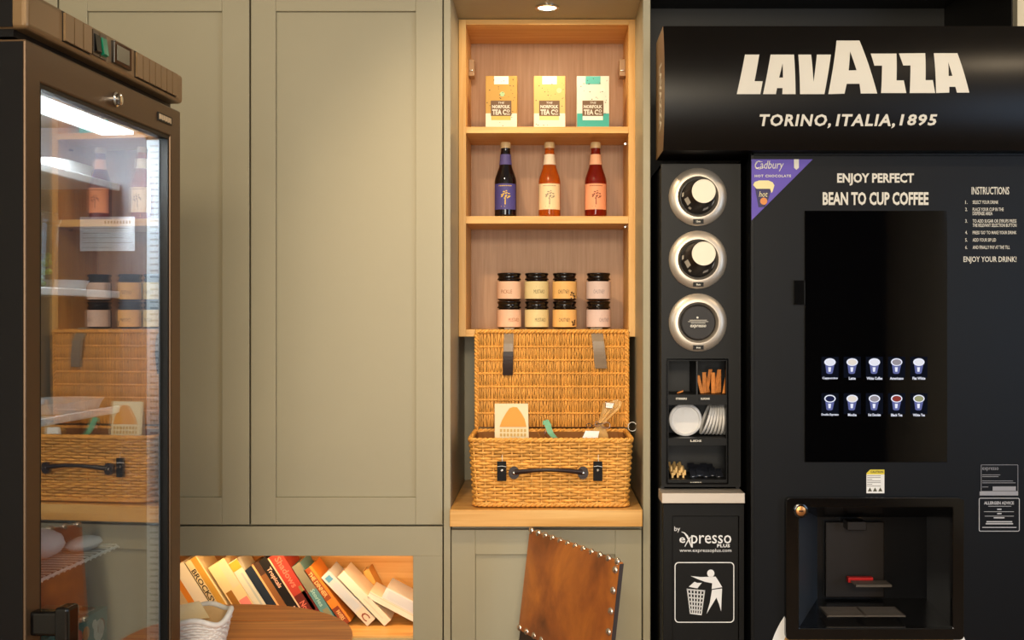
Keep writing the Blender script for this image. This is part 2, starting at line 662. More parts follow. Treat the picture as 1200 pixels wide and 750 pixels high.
shaker(mb, PX(529, D), PX(752, D), 0.12, PZ(621, D), 28 * D / F, 31 * D / F, 29 * D / F, 0.07)
mb.build('door', paint, nic, bevel=0.0015)
MB().box(xb, xc, D + 0.03, D + 0.05, 0, 0.1).build('plinth', blackm, nic)
MB().box(xb + .002, xc - .002, D + 0.024, D + 0.04, 0.1, 0.86).build('carcass', paint, nic)

# worktop, of staves
BT = PZ(597.5, 3.13)
mb = MB()
bx0, bx1 = PX(527, 3.13), PX(753, 3.13)
for k in range(5):
    y0 = 3.13 + k * 0.118
    mb.box(bx0 if y0 < 3.16 else max(bx0, xb), bx1, y0, min(y0 + 0.118, DB), BT - 0.048, BT)
o = mb.build('oak_worktop', oak_board, bevel=0.002)
tag(o, 'thick honey oak worktop board carrying the wicker hamper in the alcove', 'worktop')

# shelf unit
SF, SB = 3.45, 3.69
shu = thing('oak_shelf_unit', 'open oak shelf unit with three shelves fixed in the alcove above the hamper', 'shelf unit', (0, SF, 1.40))
sx0, sx1, sx2, sx3 = PX(537.5, SF), PX(546, SF), PX(736.5, SF), PX(745, SF)
z_b0, z_b1 = PZ(394.5, SF), PZ(386, SF)
z_t0, z_t1 = PZ(29, SF), PZ(22.5, SF)
MB().box(sx0, sx1, SF, SB + 0.012, z_b0, z_t1).build('side_panel', oak_z, shu, bevel=0.001)
MB().box(sx2, sx3, SF, SB + 0.012, z_b0, z_t1).build('side_panel', oak_z, shu, bevel=0.001)
MB().box(sx1, sx2, SF, SB, z_t0, z_t1).build('top_panel', oak_x, shu, bevel=0.001)
MB().box(sx1, sx2, SB, SB + 0.012, z_b0, z_t1).build('back_panel', oak_back, shu)
ZS = {}
for nm, ya, yb in (('tea', 148.5, 156), ('bottle', 253.3, 262), ('jar', 386, 394.5)):
    MB().box(sx1, sx2, SF, SB, PZ(yb, SF), PZ(ya, SF)).build('shelf', oak_x, shu, bevel=0.001)
    ZS[nm] = PZ(ya, SF)
for x0, x1 in ((sx1, sx1 + 0.018), (sx2 - 0.020, sx2)):
    mb = MB().box(x0, x1, 3.57, 3.62, 2.235, 2.29)
    mb.mi = 1
    mb.box(x0 + 0.004, x1 - 0.004, 3.566, 3.57, 2.25, 2.256)
    mb.build('hanging_bracket', [mat('bracket_plastic', '#a9855c', 0.4), chrome], shu, bevel=0.002)
for x in (sx2 - 0.006,):
    for zz in (PZ(168, 3.5), PZ(265.5, 3.5)):
        MB().lathe([(0.005, 0), (0.005, 0.008), (0.003, 0.012)], (x, 3.52, zz), 10, 'Y').build('shelf_pin', chrome, shu, smooth=True)

dl = thing('recessed_downlight', 'small glowing recessed downlight in the alcove soffit', 'light', (0.003, 3.32, 2.387))
mb = MB()
mb.lathe([(0.036, 0.0), (0.036, -0.004), (0.030, -0.006), (0.027, -0.001)], (0.003, 3.32, 2.387), 28, cap=False)
mb.build('trim_ring', chrome, dl, smooth=True)
MB().lathe([(0.0265, -0.0005), (0.0265, -0.003)], (0.003, 3.32, 2.387), 28).build('lens', emis('lamp_lens', '#fff0d0', 14), dl)

# ------------------------------------------------------------------ machine recess
rx0, rx1 = xd, PX(1192, D)
mb = MB()
mb.box(rx0, rx1, 3.74, 3.755, 0, 2.85)
mb.box(rx0, rx0 + 0.004, D + 0.03, 3.74, 0, 2.85)
mb.box(rx1 - 0.004, rx1, D + 0.03, 3.74, 0, 2.85)
mb.box(rx0, rx1, D, 3.74, 2.50, 2.85)
mb.build('black_recess_lining', black_paint)
tag(bpy.data.objects['black_recess_lining'], 'black painted recess lining showing above the vending machine canopy', 'recess')
mb = MB()
mb.box(rx1, rx1 + 0.03, D - 0.002, 3.74, 0, 2.85)
mb.box(rx1 + 0.03, 2.2, D, D + 0.022, 0, 2.85)
o = mb.build('tall_end_panel', mat('cream_paint', '#c9bfa6', 0.5), bevel=0.001)
tag(o, 'cream end panel right of the recess at the top right edge', 'panel')

# ------------------------------------------------------------------ coffee vending machine
MF = 3.02                         # door plane
mx0, mx1 = PX(880, MF), 1.332
mzt = 1.904
mach = thing('coffee_vending_machine', 'tall black bean to cup coffee vending machine with drinks screen and lettered door', 'vending machine', (0.94, MF, 0))
ix0, ix1, iz0, iz1 = PX(925, MF), PX(1120, MF), PZ(743, MF), PZ(587, MF)    # bay hole in the door
mb = MB()
mb.box(mx0, ix0, MF, MF + 0.05, 0.10, mzt)
mb.box(ix1, mx1, MF, MF + 0.05, 0.10, mzt)
mb.box(ix0, ix1, MF, MF + 0.05, iz1, mzt)
mb.box(ix0, ix1, MF, MF + 0.05, 0.10, iz0)
door = mb.build('door', blackdoor, mach)
mb = MB()
mb.box(mx0, mx0 + 0.02, MF + 0.052, 3.72, 0.05, mzt).box(mx1 - 0.02, mx1, MF + 0.052, 3.72, 0.05, mzt)
mb.box(mx0, mx1, 3.70, 3.72, 0.05, mzt).box(mx0, mx1, MF + 0.052, 3.72, mzt - 0.02, mzt).box(mx0, mx1, MF + 0.052, 3.72, 0.05, 0.10)
mb.build('cabinet', blackm, mach)
mb = MB().box(mx0 - 0.001, mx0 + 0.008, MF - 0.004, MF + 0.01, 0.1, mzt)
mb.box(mx0, mx1, MF - 0.004, MF, PZ(182.5, MF), mzt)
mb.build('edge_trim', blackm, mach, bevel=0.001)
for x in (mx0 + 0.06, mx1 - 0.06):
    for y in (3.15, 3.62):
        MB().lathe([(0.025, 0.0), (0.025, 0.05)], (x, y, 0), 12).build('foot', blackm, mach)
# canopy with its bulging lettered face
cz0, cz1 = PZ(176, 2.965), PZ(30, 2.965)
cx0, cx1 = PX(777.5, 2.96), 1.345


def cy(z):
    q = (z - (cz0 + cz1) / 2) / ((cz1 - cz0) / 2)
    return 2.93 + 0.04 * abs(q) ** 2.2


mb = MB()
n = 22
prof = [(cy(cz0 + (cz1 - cz0) * k / n), cz0 + (cz1 - cz0) * k / n) for k in range(n + 1)]
prof += [(3.16, cz1), (3.16, cz0)]
A = [mb.v((cx0, p[0], p[1])) for p in prof]
B = [mb.v((cx1, p[0], p[1])) for p in prof]
for i in range(len(prof)):
    j = (i + 1) % len(prof)
    mb._f([A[i], B[i], B[j], A[j]])
mb.mi = 1
mb._f(A)
mb._f(B[::-1])
can = mb.build('canopy', [bronze, bronze_end], mach, smooth=True, angle=50)
tag(can, 'curved bronze black canopy with cream lettering')
LET = [
    ([(93, 137), (160, 137), (135, 265), (173, 265), (162, 325), (52, 325)], None),
    ([(213, 137), (323, 137), (327, 325), (265, 325), (266, 297), (240, 297), (235, 325), (175, 325)], [(268, 180), (268, 248), (250, 248)]),
    ([(343, 137), (403, 137), (411, 268), (430, 137), (496, 137), (462, 325), (348, 325)], None),
    ([(528, 66), (636, 66), (709, 322), (632, 322), (626, 277), (566, 277), (556, 323), (480, 325)], [(587, 122), (613, 213), (576, 214)]),
    ([(683, 132), (804, 132), (799, 261), (833, 261), (845, 320), (727, 320), (733, 191), (697, 191)], None),
    ([(815, 131), (939, 130), (935, 260), (969, 260), (980, 320), (861, 320), (866, 190), (832, 190)], None),
    ([(979, 130), (1090, 130), (1140, 318), (1082, 318), (1074, 291), (1046, 291), (1046, 318), (984, 320)], [(1044, 175), (1061, 240), (1043, 240)]),
]


def on_canopy(p):
    return (p[0], cy(p[2]) - 0.0012, p[2])


def curve_poly(mb, outer, holes, tr):
    """filled outline with holes, cut into bands so that it can lie on the curved canopy"""
    cu = bpy.data.curves.new('outline', 'CURVE')
    cu.dimensions = '2D'
    cu.fill_mode = 'BOTH'
    for lp in [outer] + holes:
        sp = cu.splines.new('POLY')
        sp.points.add(len(lp) - 1)
        for q, p in zip(sp.points, lp):
            q.co = (p[0], p[1], 0, 1)
        sp.use_cyclic_u = True
    ob = bpy.data.objects.new('outline', cu)
    C.objects.link(ob)
    me = bpy.data.meshes.new_from_object(ob.evaluated_get(bpy.context.evaluated_depsgraph_get()))
    bpy.data.objects.remove(ob)
    bpy.data.curves.remove(cu)
    b2 = bmesh.new()
    b2.from_mesh(me)
    bpy.data.meshes.remove(me)
    zs = [v.co.y for v in b2.verts]
    for k in range(1, 10):
        zc = min(zs) + (max(zs) - min(zs)) * k / 10
        bmesh.ops.bisect_plane(b2, geom=b2.verts[:] + b2.edges[:] + b2.faces[:], plane_co=(0, zc, 0), plane_no=(0, 1, 0))
    m = {v: mb.v(tr((v.co.x, 0, v.co.y))) for v in b2.verts}
    for f in b2.faces:
        mb._f([m[v] for v in f.verts])
    b2.free()


mb = MB()
for out, hole in LET:
    def cv(q): return (PX(850 + q[0] / 4.0, 2.935), PZ(30 + q[1] / 4.0, 2.94))
    curve_poly(mb, [cv(q) for q in out], [[cv(q) for q in hole]] if hole else [], on_canopy)
mb.keepn = True
mb.build('brand_lettering', cream_print, can)
mb = MB()
for t_, a, b in (('TORINO,', 889.5, 973.5), ('ITALIA,', 979, 1048.5), ('1895', 1053.5, 1097)):
    lo = 150.5 if ',' in t_ else 147.5
    mb.text(t_, PX(a, 2.945), PX(b, 2.945), PZ(lo, 2.945), PZ(134.5, 2.945), 2.95, bold=0.03, shear=0.12, t=0.0, map_=on_canopy, space=1.15)
mb.keepn = True
mb.build('tagline_lettering', cream_print, can)
mb = MB()
mb.text('LAVAZZA', 0.0, 0.2, 0.0, 0.03, 0.0, bold=0.04, map_=lambda p: (cx0 - 0.0008, 3.06 - p[2] * 2.0, cz1 - 0.09 - p[0] * 0.9))
mb.keepn = True
mb.build('end_lettering', cream_print, can)

# printed matter on the door
Y = MF - 0.0005


def dtext(mb, t_, xa_, ya, xb_, yb, d=MF, bold=0.0, shear=0.0, lift=0.0008, space=1.0):
    """lettering in the pixel box (xa, ya)-(xb, yb) of the plane at depth d"""
    mb.text(t_, PX(xa_, d), PX(xb_, d), PZ(yb, d), PZ(ya, d), d, bold=bold, shear=shear, t=lift, space=space)
    mb.keepn = True


def dpoly(mb, pts, d=MF, lift=0.0008):
    mb.prism([(PX(p[0], d), PZ(p[1], d)) for p in pts], d - lift, d - lift + 0.0006)


def dbox(mb, xa_, ya, xb_, yb, d=MF, lift=0.0008, th=0.0006):
    mb.box(PX(xa_, d), PX(xb_, d), d - lift, d - lift + th, PZ(yb, d), PZ(ya, d))


mb = MB()
dtext(mb, 'ENJOY PERFECT', 981, 203, 1071, 217.5, bold=0.034)
dtext(mb, 'BEAN TO CUP COFFEE', 964, 225, 1088, 240.5, bold=0.034)
mb.build('heading_lettering', cream_print, door)
mb = MB()
dtext(mb, 'INSTRUCTIONS', 1138.5, 219, 1182.5, 228, bold=0.012)
mb.build('instruction_heading', cream_print, door)
mb = MB()
for t_, a, b, y in (('SELECT YOUR DRINK', 1139.7, 1170, 237), ('PLACE YOUR CUP IN THE', 1139.7, 1176, 245.4), ('DISPENSE AREA', 1139.7, 1163, 250.2), ('TO ADD SUGAR OR SYRUPS PRESS', 1139.7, 1191, 259),
                    ('THE RELEVANT SELECTION BUTTON', 1139.7, 1191, 264), ("PRESS 'GO' TO MAKE YOUR DRINK", 1139.7, 1191, 272.5), ('ADD YOUR SIP LID', 1139.7, 1167, 281.2), ('AND FINALLY PAY AT THE TILL', 1139.7, 1183.3, 289.8)):
    dtext(mb, t_, a, y - 2.0, b, y + 2.0, bold=0.01)
for t_, y in (('1.', 237), ('2.', 245.4), ('3.', 259), ('4.', 272.5), ('5.', 281.2), ('6.', 289.8)):
    dtext(mb, t_, 1131, y - 2, 1133.6, y + 2, bold=0.01)
mb.build('instruction_list', cream_print, door)
mb = MB()
dtext(mb, 'ENJOY YOUR DRINK!', 1129, 300.5, 1191, 309, bold=0.012)
mb.build('closing_lettering', cream_print, door)

mb = MB()
dpoly(mb, [(880.3, 187), (952, 187), (880.3, 258.5)], lift=0.0048)
st = mb.build('corner_sticker', purple, door)
tag(st, 'purple triangular hot chocolate sticker')
mb = MB()
L = 0.0056
dtext(mb, 'Cadbury', 884, 188.6, 918, 201, bold=0.0, shear=0.25, lift=L)
dtext(mb, 'HOT CHOCOLATE', 884, 205, 926.5, 208, bold=0.03, lift=L, space=1.2)
mb.tube([(PX(x_, MF), MF - L, PZ(y_, MF)) for x_, y_ in ((893, 190), (888, 189.5), (884.6, 194), (885.5, 198), (890, 198.5), (895, 196))], 0.0009, 5)
dpoly(mb, [(930, 187), (935.6, 187), (935.6, 197), (932.8, 199.3), (930, 197)], lift=L)
mb.build('sticker_lettering', cream_print, st)
mb = MB()
dpoly(mb, [(884.5, 221), (903.5, 221), (900.5, 232), (896, 243), (888.5, 243)], lift=L)
mb.mi = 1
dpoly(mb, [(882, 217), (884, 213.5), (889, 211.8), (900, 211.8), (905, 214), (907, 217.5), (905, 224.5), (903.4, 226.5), (902, 221.5), (886, 221.5)], lift=L + 0.0003)
dtext(mb, 'hot', 889, 224.5, 899, 231, lift=L + 0.0004, shear=0.2)
mb.mi = 2
mb.prism(circ(PX(894.5, MF), PZ(236, MF), 4.2 * MF / F, 16), MF - L - 0.0004, MF - L)
mb.build('cup_picture', [dkpurple, mat('cream_foam_print', '#e6d9a0', 0.6), mat('orange_print', '#d98a4a', 0.6)], st)

# touch screen
SL = 0.004
mb = MB().box(PX(942.5, MF), PX(1109.5, MF), MF - SL, MF + 0.01, PZ(541.5, MF), PZ(247, MF))
scr = mb.build('touch_screen', blackscreen, door, bevel=0.001)
MB().box(PX(929.5, MF), PX(942.5, MF), MF - 0.006, MF, PZ(357, MF), PZ(328.5, MF)).build('payment_reader', blackgl, door, bevel=0.001)
e_white = emis('screen_white', '#eef0ff', 0.95)
e_lilac = emis('screen_lilac', '#8088cc', 0.55)
e_glow = emis('screen_button_glow', '#11141f', 0.8)
e_fill = {'f': emis('screen_foam', '#e9e9f2', 0.95), 'l': emis('screen_latte', '#efe4d8', 0.9), 'd': emis('screen_coffee', '#2c3058', 0.6), 'a': emis('screen_crema', '#b0a8b0', 0.7), 'r': emis('screen_tea', '#9c4038', 0.8), 'g': emis('screen_pale_tea', '#a8a880', 0.8)}
names = [('Cappuccino', 'f', 9), ('Latte', 'l', 4), ('White Coffee', 'f', 9.2), ('Americano', 'a', 8), ('Flat White', 'f', 7.5),
         ('Double Espresso', 'd', 10), ('Mocha', 'l', 5), ('Hot Chocolate', 'a', 7.3), ('Black Tea', 'r', 6.6), ('White Tea', 'g', 7)]
for k, (nm, fc, hw) in enumerate(names):
    cx = (972.2, 998.2, 1024.2, 1050.2, 1076.2)[k % 5]
    y0 = 0.0 if k < 5 else 42.7
    mb = MB()
    d = MF
    mb.mi = 2
    mb.prism([(PX(cx + p[0], d), PZ(430 + y0 + p[1], d)) for p in ((-10, -12), (10, -12), (10, 12.5), (-10, 12.5))], d - SL - 0.0003, d - SL + 0.0002)
    mb.mi = 1
    dpoly(mb, [(cx - 5.6, 426 + y0), (cx + 5.4, 426 + y0), (cx + 3.0, 437 + y0), (cx + 1.5, 438 + y0), (cx - 2.5, 438 + y0), (cx - 4.2, 437 + y0)], lift=SL + 0.0008)
    mb.mi = 0
    mb.prism(circ(PX(cx - 0.1, d), PZ(424.3 + y0, d), 6.6 * d / F, 20, 4.5 * d / F), d - SL - 0.0012, d - SL - 0.0004)
    dpoly(mb, [(cx - 2.2, 430.3 + y0), (cx + 1.2, 430.3 + y0), (cx + 0.6, 435.5 + y0), (cx - 1.8, 435.5 + y0)], lift=SL + 0.0012)
    if k < 7 or k == 7:
        dtext(mb, nm, cx - hw, 441.6 + y0, cx + hw, 444.9 + y0, bold=0.03, lift=SL + 0.0008)
    else:
        dtext(mb, nm, cx - hw, 441.9 + y0, cx + hw, 445.1 + y0, bold=0.03, lift=SL + 0.0008)
    mb.mi = 3
    mb.prism(circ(PX(cx - 0.1, d), PZ(424.4 + y0, d), 5.3 * d / F, 20, 3.4 * d / F), d - SL - 0.0017, d - SL - 0.0012)
    mb.build('drink_icon', [e_white, e_lilac, e_glow, e_fill[fc]], scr)

# stickers
mb = MB()
dpoly(mb, [(1019.5, 550.3), (1036.3, 550.3), (1036.3, 578), (1015.3, 578), (1015.3, 554.5)])
mb.mi = 1
dpoly(mb, [(1019.5, 550.3), (1036.3, 550.3), (1036.3, 556), (1015.3, 556), (1015.3, 554.5)], lift=0.0012)
mb.mi = 2
dtext(mb, 'CAUTION', 1020, 551.6, 1034.8, 554.2, bold=0.03, lift=0.0016)
for y in (557.5, 559.5, 561.5, 563.5, 565.4, 567.4, 569.4):
    dbox(mb, 1016, y - 0.25, 1032 if y not in (561.5, 567.4) else 1022, y + 0.25, lift=0.0011)
for x in (1019.3, 1025.3, 1031.5):
    dpoly(mb, [(x, 571.2), (x + 2.5, 575.8), (x - 2.5, 575.8)], lift=0.0011)
tag(mb.build('caution_sticker', [white_print, yellow_pr, mat('dark_print', '#4a4630', 0.7)], door), 'white and yellow caution sticker')


def dframe(mb, xa_, ya, xb_, yb, r, wpx, d=MF, lift=0.0008):
    k = d / F
    x0, x1, z0, z1 = PX(xa_, d), PX(xb_, d), PZ(yb, d), PZ(ya, d)
    mb.ring(rrect(x0, x1, z0, z1, r * k), rrect(x0 + wpx * k, x1 - wpx * k, z0 + wpx * k, z1 - wpx * k, max(r - wpx, 0.2) * k), d - lift, d - lift + 0.0006)


mb = MB()
dframe(mb, 1149.5, 544.5, 1193, 576, 0.8, 0.5)
dbox(mb, 1148, 576, 1193, 580.6)
dbox(mb, 1163.2, 570, 1190.3, 575)
dtext(mb, 'expresso', 1151, 547.6, 1170, 552.2)
for y, a, b in ((556.5, 1151, 1172), (558.5, 1151, 1170), (563.6, 1151, 1187), (565.8, 1151, 1190), (570.6, 1151, 1158)):
    dbox(mb, a, y - 0.3, b, y + 0.3)
mb.build('info_sticker', grey_print, door)
mb = MB()
dframe(mb, 1147, 583.4, 1194.8, 622.8, 2, 0.8)
dtext(mb, 'ALLERGEN ADVICE', 1153, 587.5, 1188, 591.2, bold=0.03)
for y, a, b, h in ((593.2, 1158, 1185, .25), (596.8, 1168.5, 1173.5, .7), (599.6, 1153, 1188, .25), (601.8, 1168.5, 1173.5, .7), (604.8, 1154, 1188, .25), (606.7, 1164.5, 1177, .7), (611.4, 1156, 1186, .7), (613.7, 1155, 1187, .7), (618, 1151, 1191, .45)):
    dbox(mb, a, y - h, b, y + h)
mb.build('allergen_sticker', mat('allergen_print', '#b4b4b8', 0.6), door)

# printed coffee cup seen from above, low on the door, cut where the bay frame covers it
mb = MB()
R = 119.5 * MF / F
ccx, ccz = PX(1018, MF), PZ(789, MF)
fl_, fr_, fb_ = PX(922, MF), PX(1123.5, MF), PZ(745, MF)
for r0, r1, mi in ((R - 0.030, R, 0), (0.0, R - 0.030, 1)):
    mb.mi = mi
    b2 = bmesh.new()
    N = 96
    vo = [b2.verts.new((ccx + r1 * math.cos(2 * math.pi * i / N), MF - 0.0008, ccz + r1 * math.sin(2 * math.pi * i / N))) for i in range(N)]
    vi = [b2.verts.new((ccx + max(r0, .001) * math.cos(2 * math.pi * i / N), MF - 0.0008, ccz + max(r0, .001) * math.sin(2 * math.pi * i / N))) for i in range(N)]
    for i in range(N):
        j = (i + 1) % N
        b2.faces.new((vo[i], vo[j], vi[j], vi[i]))
    for co, no in (((fl_, 0, 0), (1, 0, 0)), ((fr_, 0, 0), (1, 0, 0)), ((0, 0, fb_), (0, 0, 1))):
        bmesh.ops.bisect_plane(b2, geom=b2.verts[:] + b2.edges[:] + b2.faces[:], plane_co=co, plane_no=no)
    bad = [f for f in b2.faces if fl_ < f.calc_center_median().x < fr_ and f.calc_center_median().z > fb_]
    bmesh.ops.delete(b2, geom=bad, context='FACES')
    mp_ = {v: mb.v(v.co) for v in b2.verts if v.link_faces}
    for f in b2.faces: mb._f([mp_[v] for v in f.verts])
    b2.free()
tag(mb.build('saucer_print', [white_print, mat('coffee_tan_print', '#b98d52', 0.6)], door), 'round white cup print behind the dispensing bay frame')

# dispensing bay
bay_x0, bay_x1, bay_z0, bay_z1 = PX(919, MF), PX(1126.5, MF), PZ(747.5, MF), PZ(581.5, MF)
k = MF / F
mb = MB()
hx0, hx1, hz0, hz1 = PX(934.5, MF), PX(1113, MF), PZ(733.5, MF), PZ(593, MF)
mb.ring(rrect(bay_x0, bay_x1, bay_z0, bay_z1, 5 * k), rrect(hx0, hx1, hz0, hz1, 1.5 * k), MF - 0.022, MF + 0.001)
bay = mb.build('dispensing_bay_frame', blackgl, mach, bevel=0.003)
yb = MF + 0.30
q = 0.035
mb = MB()
fx0, fx1, fz0, fz1 = hx0 - .002, hx1 + .002, hz0 - .002, hz1 + .002
gx0, gx1, gz0, gz1 = PX(956, MF) - 0.0 , hx1 - 0.02, hz0 + 0.0, 0.86
# tapering inner box: left wall slants in
mb._f([mb.v(p) for p in ((fx0, MF - 0.02, fz0), (fx0, MF - 0.02, fz1), (0.812, yb, gz1), (0.812, yb, gz0))])
mb.build('bay_side_wall', mat('bay_lit_side', '#3a3f46', 0.3, spec=.6), bay)  # paler grey than the lining: daylight on this wall put into its colour
mb = MB()
for quad in ([(fx1, MF - 0.02, fz1), (fx1, MF - 0.02, fz0), (gx1 + 0.06, yb, gz0), (gx1 + 0.06, yb, gz1)],
             [(fx0, MF - 0.02, fz1), (fx1, MF - 0.02, fz1), (gx1 + 0.06, yb, gz1), (0.812, yb, gz1)],
             [(fx1, MF - 0.02, fz0), (fx0, MF - 0.02, fz0), (0.812, yb, gz0), (gx1 + 0.06, yb, gz0)],
             [(0.812, yb, gz0), (0.812, yb, gz1), (gx1 + 0.06, yb, gz1), (gx1 + 0.06, yb, gz0)]):
    mb._f([mb.v(p) for p in quad])
inn = mb.build('bay_lining', mat('bay_satin_black', '#0c0c0e', 0.25, spec=.5), bay)
mb = MB()
d2 = MF + 0.28
mb.box(PX(968, d2), PX(1036, d2), d2, d2 + 0.01, PZ(700, d2), PZ(612, d2))
mb.box(PX(988, d2), PX(1010, d2), d2 - 0.05, d2, PZ(618, d2), PZ(608, d2))
mb.build('spout_panel', mat('brown_black_panel', '#1a110b', 0.4), bay, bevel=0.002)
d3 = MF + 0.26
MB().box(PX(992, d3), PX(1021, d3), d3 - 0.02, d3, PZ(681, d3), PZ(675, d3)).build('red_bar', redm, bay, bevel=0.001)
gm = mat('drip_grid', '#6b6156', 0.4, 0.7)
for xa_, xb_ in ((966, 1009), (1011, 1055)):
    mb = MB()
    zt_ = hz0 + 0.018
    for i in range(9):
        y0 = MF + 0.04 + i * 0.011
        mb.box(PX(xa_, MF + .08), PX(xb_, MF + .08), y0, y0 + 0.006, zt_ - 0.004, zt_)
    x0_, x1_ = PX(xa_, MF + .08), PX(xb_, MF + .08)
    mb.box(x0_ - 0.002, x0_ + 0.001, MF + 0.04, MF + 0.136, zt_ - 0.005, zt_).box(x1_ - 0.001, x1_ + 0.002, MF + 0.04, MF + 0.136, zt_ - 0.005, zt_)
    mb.build('drip_grid', gm, bay)
mb = MB()
for i in range(5):
    mb.box(PX(994, d3), PX(1035, d3), MF + 0.18 + i * 0.012, MF + 0.187 + i * 0.012, 0.682, 0.686)
mb.box(PX(994, d3), PX(1035, d3), MF + 0.178, MF + 0.182, 0.680, 0.687)
mb.build('cup_rest', gm, bay)
mb = MB().lathe([(0.0195, 0), (0.0195, 0.003), (0.0155, 0.0045), (0.0135, 0.0045)], (PX(936, MF), MF - 0.022, PZ(597, MF)), 24, 'Y', cap=False)
mb.mi = 1
mb.lathe([(0.0135, 0.001), (0.0135, 0.004), (0.010, 0.0055)], (PX(936, MF), MF - 0.022, PZ(597, MF)), 20, 'Y')
mb.mi = 2
mb.box(PX(936, MF) - 0.006, PX(936, MF) + 0.006, MF - 0.0285, MF - 0.027, PZ(597, MF) - 0.0016, PZ(597, MF) + 0.0016)
mb.build('door_lock', [blackgl, mat('copper_lock', '#c98a52', 0.3, 0.9), blackm], bay, smooth=True)

# ------------------------------------------------------------------ cup and condiment tower
TF = 3.09
tow = thing('cup_station_tower', 'narrow black cup and condiment tower with litter bin base left of the machine', 'dispenser', (0.43, TF, 0))
tx0, tx1 = PX(775, TF), PX(868, TF)
tz0, tz1 = 0.985, 1.885
comp = [(783.5, 423, 850.5, 462.5), (783.5, 474.5, 851, 513.5), (783.5, 522, 850, 562)]
mb = MB()
cxl, cxr = PX(783.5, TF), PX(851, TF)
mb.box(tx0, cxl, TF, TF + 0.02, tz0, tz1).box(cxr, tx1, TF, TF + 0.02, tz0, tz1)
ys = [PZ(423, TF), PZ(462.5, TF), PZ(474.5, TF), PZ(513.5, TF), PZ(522, TF), PZ(562, TF)]
mb.box(cxl, cxr, TF, TF + 0.02, ys[0], tz1)
mb.box(cxl, cxr, TF, TF + 0.02, ys[2], ys[1]).box(cxl, cxr, TF, TF + 0.02, ys[4], ys[3]).box(cxl, cxr, TF, TF + 0.02, tz0, ys[5])
mb.build('front_panel', blackm, tow)
mb = MB()
mb.box(tx0, tx0 + 0.01, TF + 0.02, 3.68, 0.06, tz1).box(tx1 - 0.01, tx1, TF + 0.02, 3.68, 0.06, tz1)
mb.box(tx0, tx1, 3.67, 3.68, 0.06, tz1).box(tx0, tx1, TF + 0.02, 3.68, tz1 - 0.01, tz1)
mb.box(tx0 + .01, tx1 - .01, TF + 0.15, TF + 0.16, 0.99, 1.42)
for zz in (ys[1] - 0.006, ys[3] - 0.006, ys[5] - 0.006):
    mb.box(cxl - 0.004, cxr + 0.004, TF + 0.02, TF + 0.15, zz, zz + 0.006)
for zz in (ys[0], ys[2], ys[4]):
    mb.box(cxl - 0.004, cxr + 0.004, TF + 0.02, TF + 0.15, zz, zz + 0.004)
xm = PX(817, TF)
mb.box(xm - 0.002, xm + 0.002, TF + 0.005, TF + 0.15, ys[1], ys[0])
mb.box(tx0, tx1, 3.08, 3.68, 0.0, 0.06)
mb.build('housing', mat('bay_black', '#0a0a0c', 0.5), tow)
mb = MB()
mb.ring(rrect(PX(780.5, TF), PX(853.5, TF), PZ(567.5, TF), PZ(420, TF), 0.004), rrect(PX(782.5, TF), PX(851.6, TF), PZ(565.5, TF), PZ(422, TF), 0.002), TF - 0.003, TF)
mb.build('bay_trim', blackgl, tow)
# ledge and bin front
LX0, LX1 = PX(775.5, 3.03), PX(873, 3.03)
mb = MB()
mb.box(LX0, LX1, 3.03, TF + 0.03, PZ(590, 3.03), PZ(578, 3.03))
tag(mb.build('ledge', steel, tow, bevel=0.0015), 'brushed steel ledge')
mb = MB()
BFt = 3.05
bx0_, bx1_ = PX(777, BFt), PX(872, BFt)
mb.ring([(bx0_, 0.06), (bx1_, 0.06), (bx1_, PZ(590.5, BFt)), (bx0_, PZ(590.5, BFt))], [(PX(788, BFt), 0.12), (PX(866, BFt), 0.12), (PX(866, BFt), PZ(605, BFt)), (PX(788, BFt), PZ(605, BFt))], BFt, BFt + 0.04)
mb.box(PX(788, BFt), PX(866, BFt), BFt + 0.006, BFt + 0.02, 0.12, PZ(605, BFt))
bf = mb.build('bin_front', blackm, tow, bevel=0.0015)
BP = BFt + 0.006
mb = MB()
dtext(mb, 'by', 790.2, 616.8, 797, 624, d=BP)
dtext(mb, 'e', 796, 629.5, 803, 636.2, d=BP, bold=0.012)
dtext(mb, 'presso', 810, 627, 857, 641.5, d=BP, bold=0.004)
mb.tube([(PX(x_, BP), BP - 0.0004, PZ(y_, BP)) for x_, y_ in ((798.5, 623.2), (802, 624.5), (805, 628), (807.5, 633), (810, 640.5))], [0.0006, 0.0016, 0.0026, 0.0026, 0.001], 6, ry=0.0006)
mb.tube([(PX(x_, BP), BP - 0.0004, PZ(y_, BP)) for x_, y_ in ((809.5, 629), (806, 634), (802.5, 640.5))], [0.001, 0.0018, 0.001], 6, ry=0.0006)
dtext(mb, 'PLUS', 840.3, 637.6, 855.3, 641.4, d=BP, bold=0.035, space=1.1)
dtext(mb, 'www.expressoplus.com', 796.3, 642.8, 857, 648, d=BP, bold=0.0)
mb.build('maker_lettering', white_print, bf)
mb = MB()


def tp(q): return (PX(770 + q[0] / 4.69, BP), PZ(590 + q[1] / 4.69, BP))


def tpoly(pts): mb.prism([tp(p) for p in pts], BP - 0.0008, BP - 0.0001)


